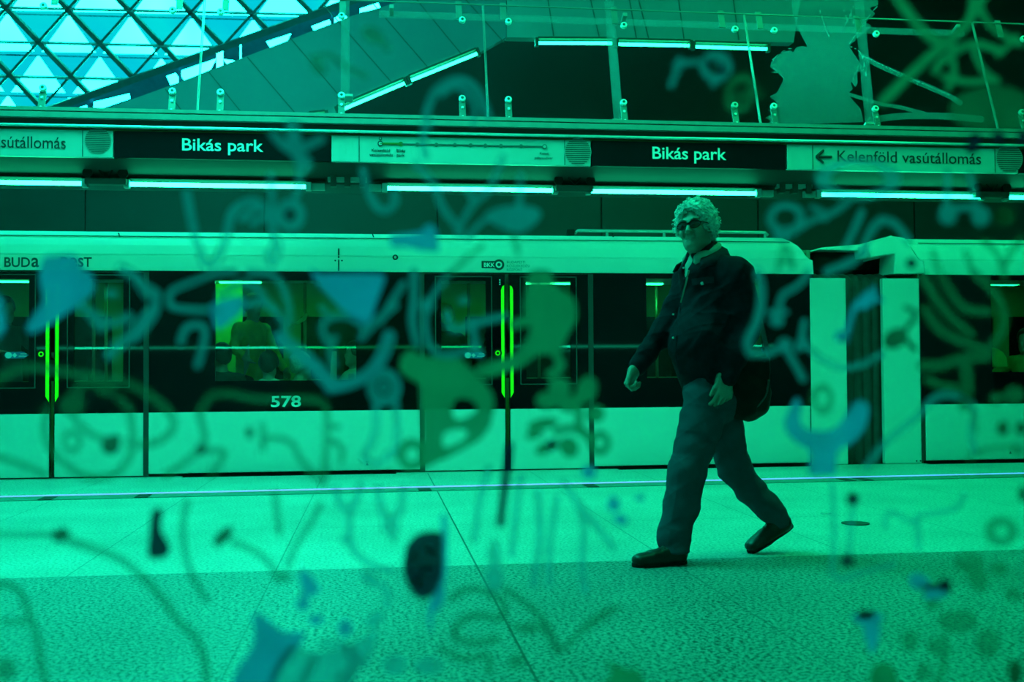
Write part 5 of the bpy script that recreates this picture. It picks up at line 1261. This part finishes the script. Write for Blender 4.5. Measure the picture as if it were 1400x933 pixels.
dd('painted_spots', G2, 'pale dots in the dark window', ('e', 1387, 540, 14, 12), ('e', 1362, 545, 9, 8), ('e', 1392, 616, 10, 8))
dd('painted_line', G2, 'faint green bent line', S(7, (1325, 626), (1350, 614), (1390, 612)), S(8, (1330, 560), (1334, 590)))
# floor
dd('painted_blot', D2, 'dark green dot with a long thin tail', ('e', 83, 732, 13, 10, -20))
dd('painted_rope', G2, 'long thin curve across the floor', S(9, (-5, 731), (40, 731), (72, 731)), S(12, (95, 740), (130, 752), (165, 766), (196, 790), (222, 820), (244, 850), (266, 872), (280, 905), (282, 935)))
dd('painted_bottle', D_, 'dark blue bottle shape', ('c', [(208, 700), (222, 698), (220, 724), (232, 748), (226, 762), (204, 762), (204, 736)]))
dd('painted_leaf', D2, 'small dark green leaf with a tail', ('e', 305, 734, 18, 8, -45))
dd('painted_rope', G2, 'thin tails on the floor', S(9, (318, 742), (345, 752), (364, 766), (376, 782)), S(9, (256, 686), (250, 720), (254, 760), (266, 795), (284, 822)), S(9, (438, 690), (424, 716), (404, 748), (392, 775)), S(9, (376, 676), (380, 712), (382, 730)), ('e', 386, 790, 13, 7))
dd('painted_rope', G2, 'drooping curve at the floor corner', S(11, (-5, 798), (24, 806), (40, 840), (50, 870), (56, 910), (64, 940)), S(9, (4, 850), (40, 850)), ('e', 8, 916, 14, 16))
dd('painted_figure', B2, 'faint blue dancing figure', S(10, (458, 668), (466, 690), (477, 702), (478, 732), (486, 756), (508, 772), (534, 780)), S(10, (494, 664), (484, 690), (478, 702)), S(10, (516, 668), (522, 698), (532, 712), (538, 738)), S(10, (552, 668), (548, 696), (536, 712)), ('e', 534, 718, 12, 14), ('e', 475, 738, 9, 8))
dd('painted_oval', D_, 'large dark oval with blue glints', ('c', [(578, 728), (604, 730), (605, 760), (604, 790), (594, 812), (576, 820), (560, 806), (552, 782), (553, 756), (562, 738)]))
dd('painted_glint', B_, 'blue glints and rim of the dark oval', ('e', 589, 754, 9, 6, 30), ('e', 566, 762, 5, 8), S(5, (562, 790), (574, 800), (572, 784)), S(8, (607, 706), (608, 740), (607, 780), (602, 806)), ('c', [(604, 800), (608, 812), (602, 832), (592, 840), (590, 868), (586, 850), (588, 824)]), ('e', 584, 776, 10, 5))
dd('painted_bird', B_, 'solid blue bird shape', ('c', [(346, 846), (352, 838), (372, 852), (388, 864), (418, 866), (410, 882), (396, 900), (384, 918), (374, 940), (350, 940), (318, 940), (326, 914), (344, 888), (348, 866)]))
dd('painted_blot', B_, 'blue tab and dots above the bird', ('c', [(409, 784), (420, 782), (436, 804), (434, 812), (418, 814), (412, 800)]), S(10, (418, 812), (414, 826)), ('e', 414, 827, 9, 8), ('e', 432, 848, 10, 7), ('e', 472, 859, 10, 11))
dd('painted_blot', B2, 'blue spots along the lower frame', ('e', 512, 848, 15, 9, -35), ('e', 506, 792, 14, 8, 40), S(9, (512, 796), (530, 808), (528, 830)), ('e', 540, 910, 17, 14), S(10, (470, 880), (480, 905), (476, 935)), S(8, (490, 910), (462, 930)), S(12, (430, 900), (412, 934)), S(9, (440, 880), (470, 884), (500, 908)), ('e', 586, 912, 20, 12))
dd('painted_wash', B2, 'faint blue wash beside the bird', ('c', [(395, 884), (430, 892), (466, 886), (500, 872), (516, 858), (510, 890), (492, 916), (470, 942), (372, 942)]))
dd('painted_blot', G2, 'green scribble on the floor', S(10, (618, 818), (640, 806), (668, 812), (690, 826), (684, 846), (656, 842), (632, 848), (620, 870), (646, 880), (680, 874)), S(9, (604, 888), (636, 902), (668, 896), (668, 920)), S(10, (690, 806), (724, 830), (748, 856), (762, 890)), S(8, (700, 856), (730, 866)), ('e', 706, 905, 12, 10))
dd('painted_feather', G2, 'slim green feather stroke', ('c', [(850, 828), (836, 840), (812, 858), (784, 876), (790, 862), (812, 842), (834, 830)]), S(9, (786, 872), (766, 890), (756, 880), (740, 858), (714, 858)))
dd('painted_blot', G_, 'soft green blot at the lower frame edge', ('c', [(826, 902), (842, 910), (868, 914), (874, 880), (870, 912), (884, 940), (826, 940), (836, 920)]))
dd('painted_ring', G2, 'small green ring', ('r', 1369, 727, 16, 14, 13))
dd('painted_spots', D_, 'two dark blue dots on a faint line', ('e', 1166, 683, 9, 9), ('e', 1159, 767, 9, 9))
dd('painted_lines', B2, 'faint blue thin outlines on the floor', S(7, (1138, 660), (1140, 740), (1142, 790), (1190, 780), (1224, 772)), S(7, (1166, 690), (1162, 740), (1160, 766)), S(7, (1210, 722), (1216, 700), (1250, 716), (1256, 706), (1306, 696), (1318, 676)), S(8, (1254, 706), (1256, 750)))
dd('painted_fish', B_, 'small blue fish over the floor', ('e', 1257, 796, 15, 11, 30), ('e', 1280, 812, 18, 8, -10), ('e', 1186, 845, 21, 10), ('c', [(1180, 850), (1202, 852), (1200, 880), (1190, 894)]))
dd('painted_spots', D_, 'dark eyes of the small blue shapes', ('e', 1292, 801, 9, 9), S(8, (1262, 804), (1284, 802)), ('e', 1184, 841, 12, 7))
dd('painted_cloud', G2, 'loose cluster of faint green dabs', ('e', 1324, 768, 20, 13), ('e', 1336, 790, 12, 22, -20), ('e', 1386, 814, 14, 10), ('e', 1244, 878, 12, 14), ('e', 1284, 886, 18, 12, 20), ('e', 1262, 920, 10, 14), ('e', 1310, 850, 28, 16), ('e', 1350, 880, 16, 20), ('e', 1275, 826, 9, 9), ('e', 1366, 778, 12, 9), S(10, (1290, 870), (1290, 910), (1280, 935)))
dd('painted_blot', G_, 'round green blot by the lower frame edge', ('c', [(1192, 916), (1206, 906), (1222, 914), (1226, 940), (1190, 940)]))
dd('painted_blot', D2, 'dark dab in the corner', ('e', 1388, 920, 10, 18), ('e', 1398, 676, 6, 12))

# torn film left on the far glass panel
def filmG(shapes): return film(shapes, place=lambda x, y: G(x, y)+gn*.012)
FM = paint('torn_film', (.26, .36, .34), .42)
put('torn_film', filmG([('p', [(1082, -12), (1198, -12), (1200, 8), (1188, 12), (1196, 20), (1182, 32), (1192, 36), (1176, 50), (1160, 64), (1182, 98), (1184, 108), (1178, 98), (1171, 100), (1172, 116), (1168, 121), (1164, 112), (1162, 114), (1166, 124), (1160, 126), (1162, 134), (1176, 150), (1180, 168), (1048, 172), (1054, 166), (1044, 162), (1058, 157), (1046, 150), (1056, 152), (1054, 144), (1063, 142), (1051, 133), (1062, 128), (1071, 109), (1064, 102), (1052, 100), (1060, 98), (1070, 104), (1052, 93), (1055, 84), (1070, 72), (1080, 70), (1085, 74), (1087, 66), (1096, 64), (1104, 66), (1090, 40), (1082, 14)]),
                    ]), FM, panes[3], label='torn grey film with ragged edges')
put('peeled_strip', filmG([('s', 7, [(1176, 76), (1200, 90), (1250, 112), (1292, 130), (1312, 142)]), ('s', 5, [(1160, 130), (1200, 142), (1240, 150), (1268, 158)]), ('s', 9, [(1186, 166), (1230, 160), (1290, 160), (1340, 164)])]), FM, panes[3], label='thin streaks of peeled film')
FM2 = paint('film_edge', (.55, .68, .66), .5)
put('film_crease', filmG([('s', 1.6, [(1200, 8), (1182, 30), (1160, 62)]), ('s', 1.6, [(1160, 64), (1176, 74), (1184, 106)]), ('s', 1.6, [(1164, 112), (1171, 98), (1178, 97)]), ('s', 1.5, [(1054, 84), (1070, 71), (1086, 66)]), ('s', 1.5, [(1052, 93), (1062, 98), (1071, 108)]), ('s', 2, [(1120, 14), (1128, 40), (1133, 50)]), ('s', 1.6, [(1152, 12), (1158, 30)]), ('s', 1.6, [(1168, 4), (1160, 24), (1150, 44)]), ('s', 1.6, [(1176, 76), (1240, 106), (1300, 132)]), ('s', 1.6, [(1162, 14), (1166, 34)])]), FM2, panes[3], label='pale creases of the torn film')
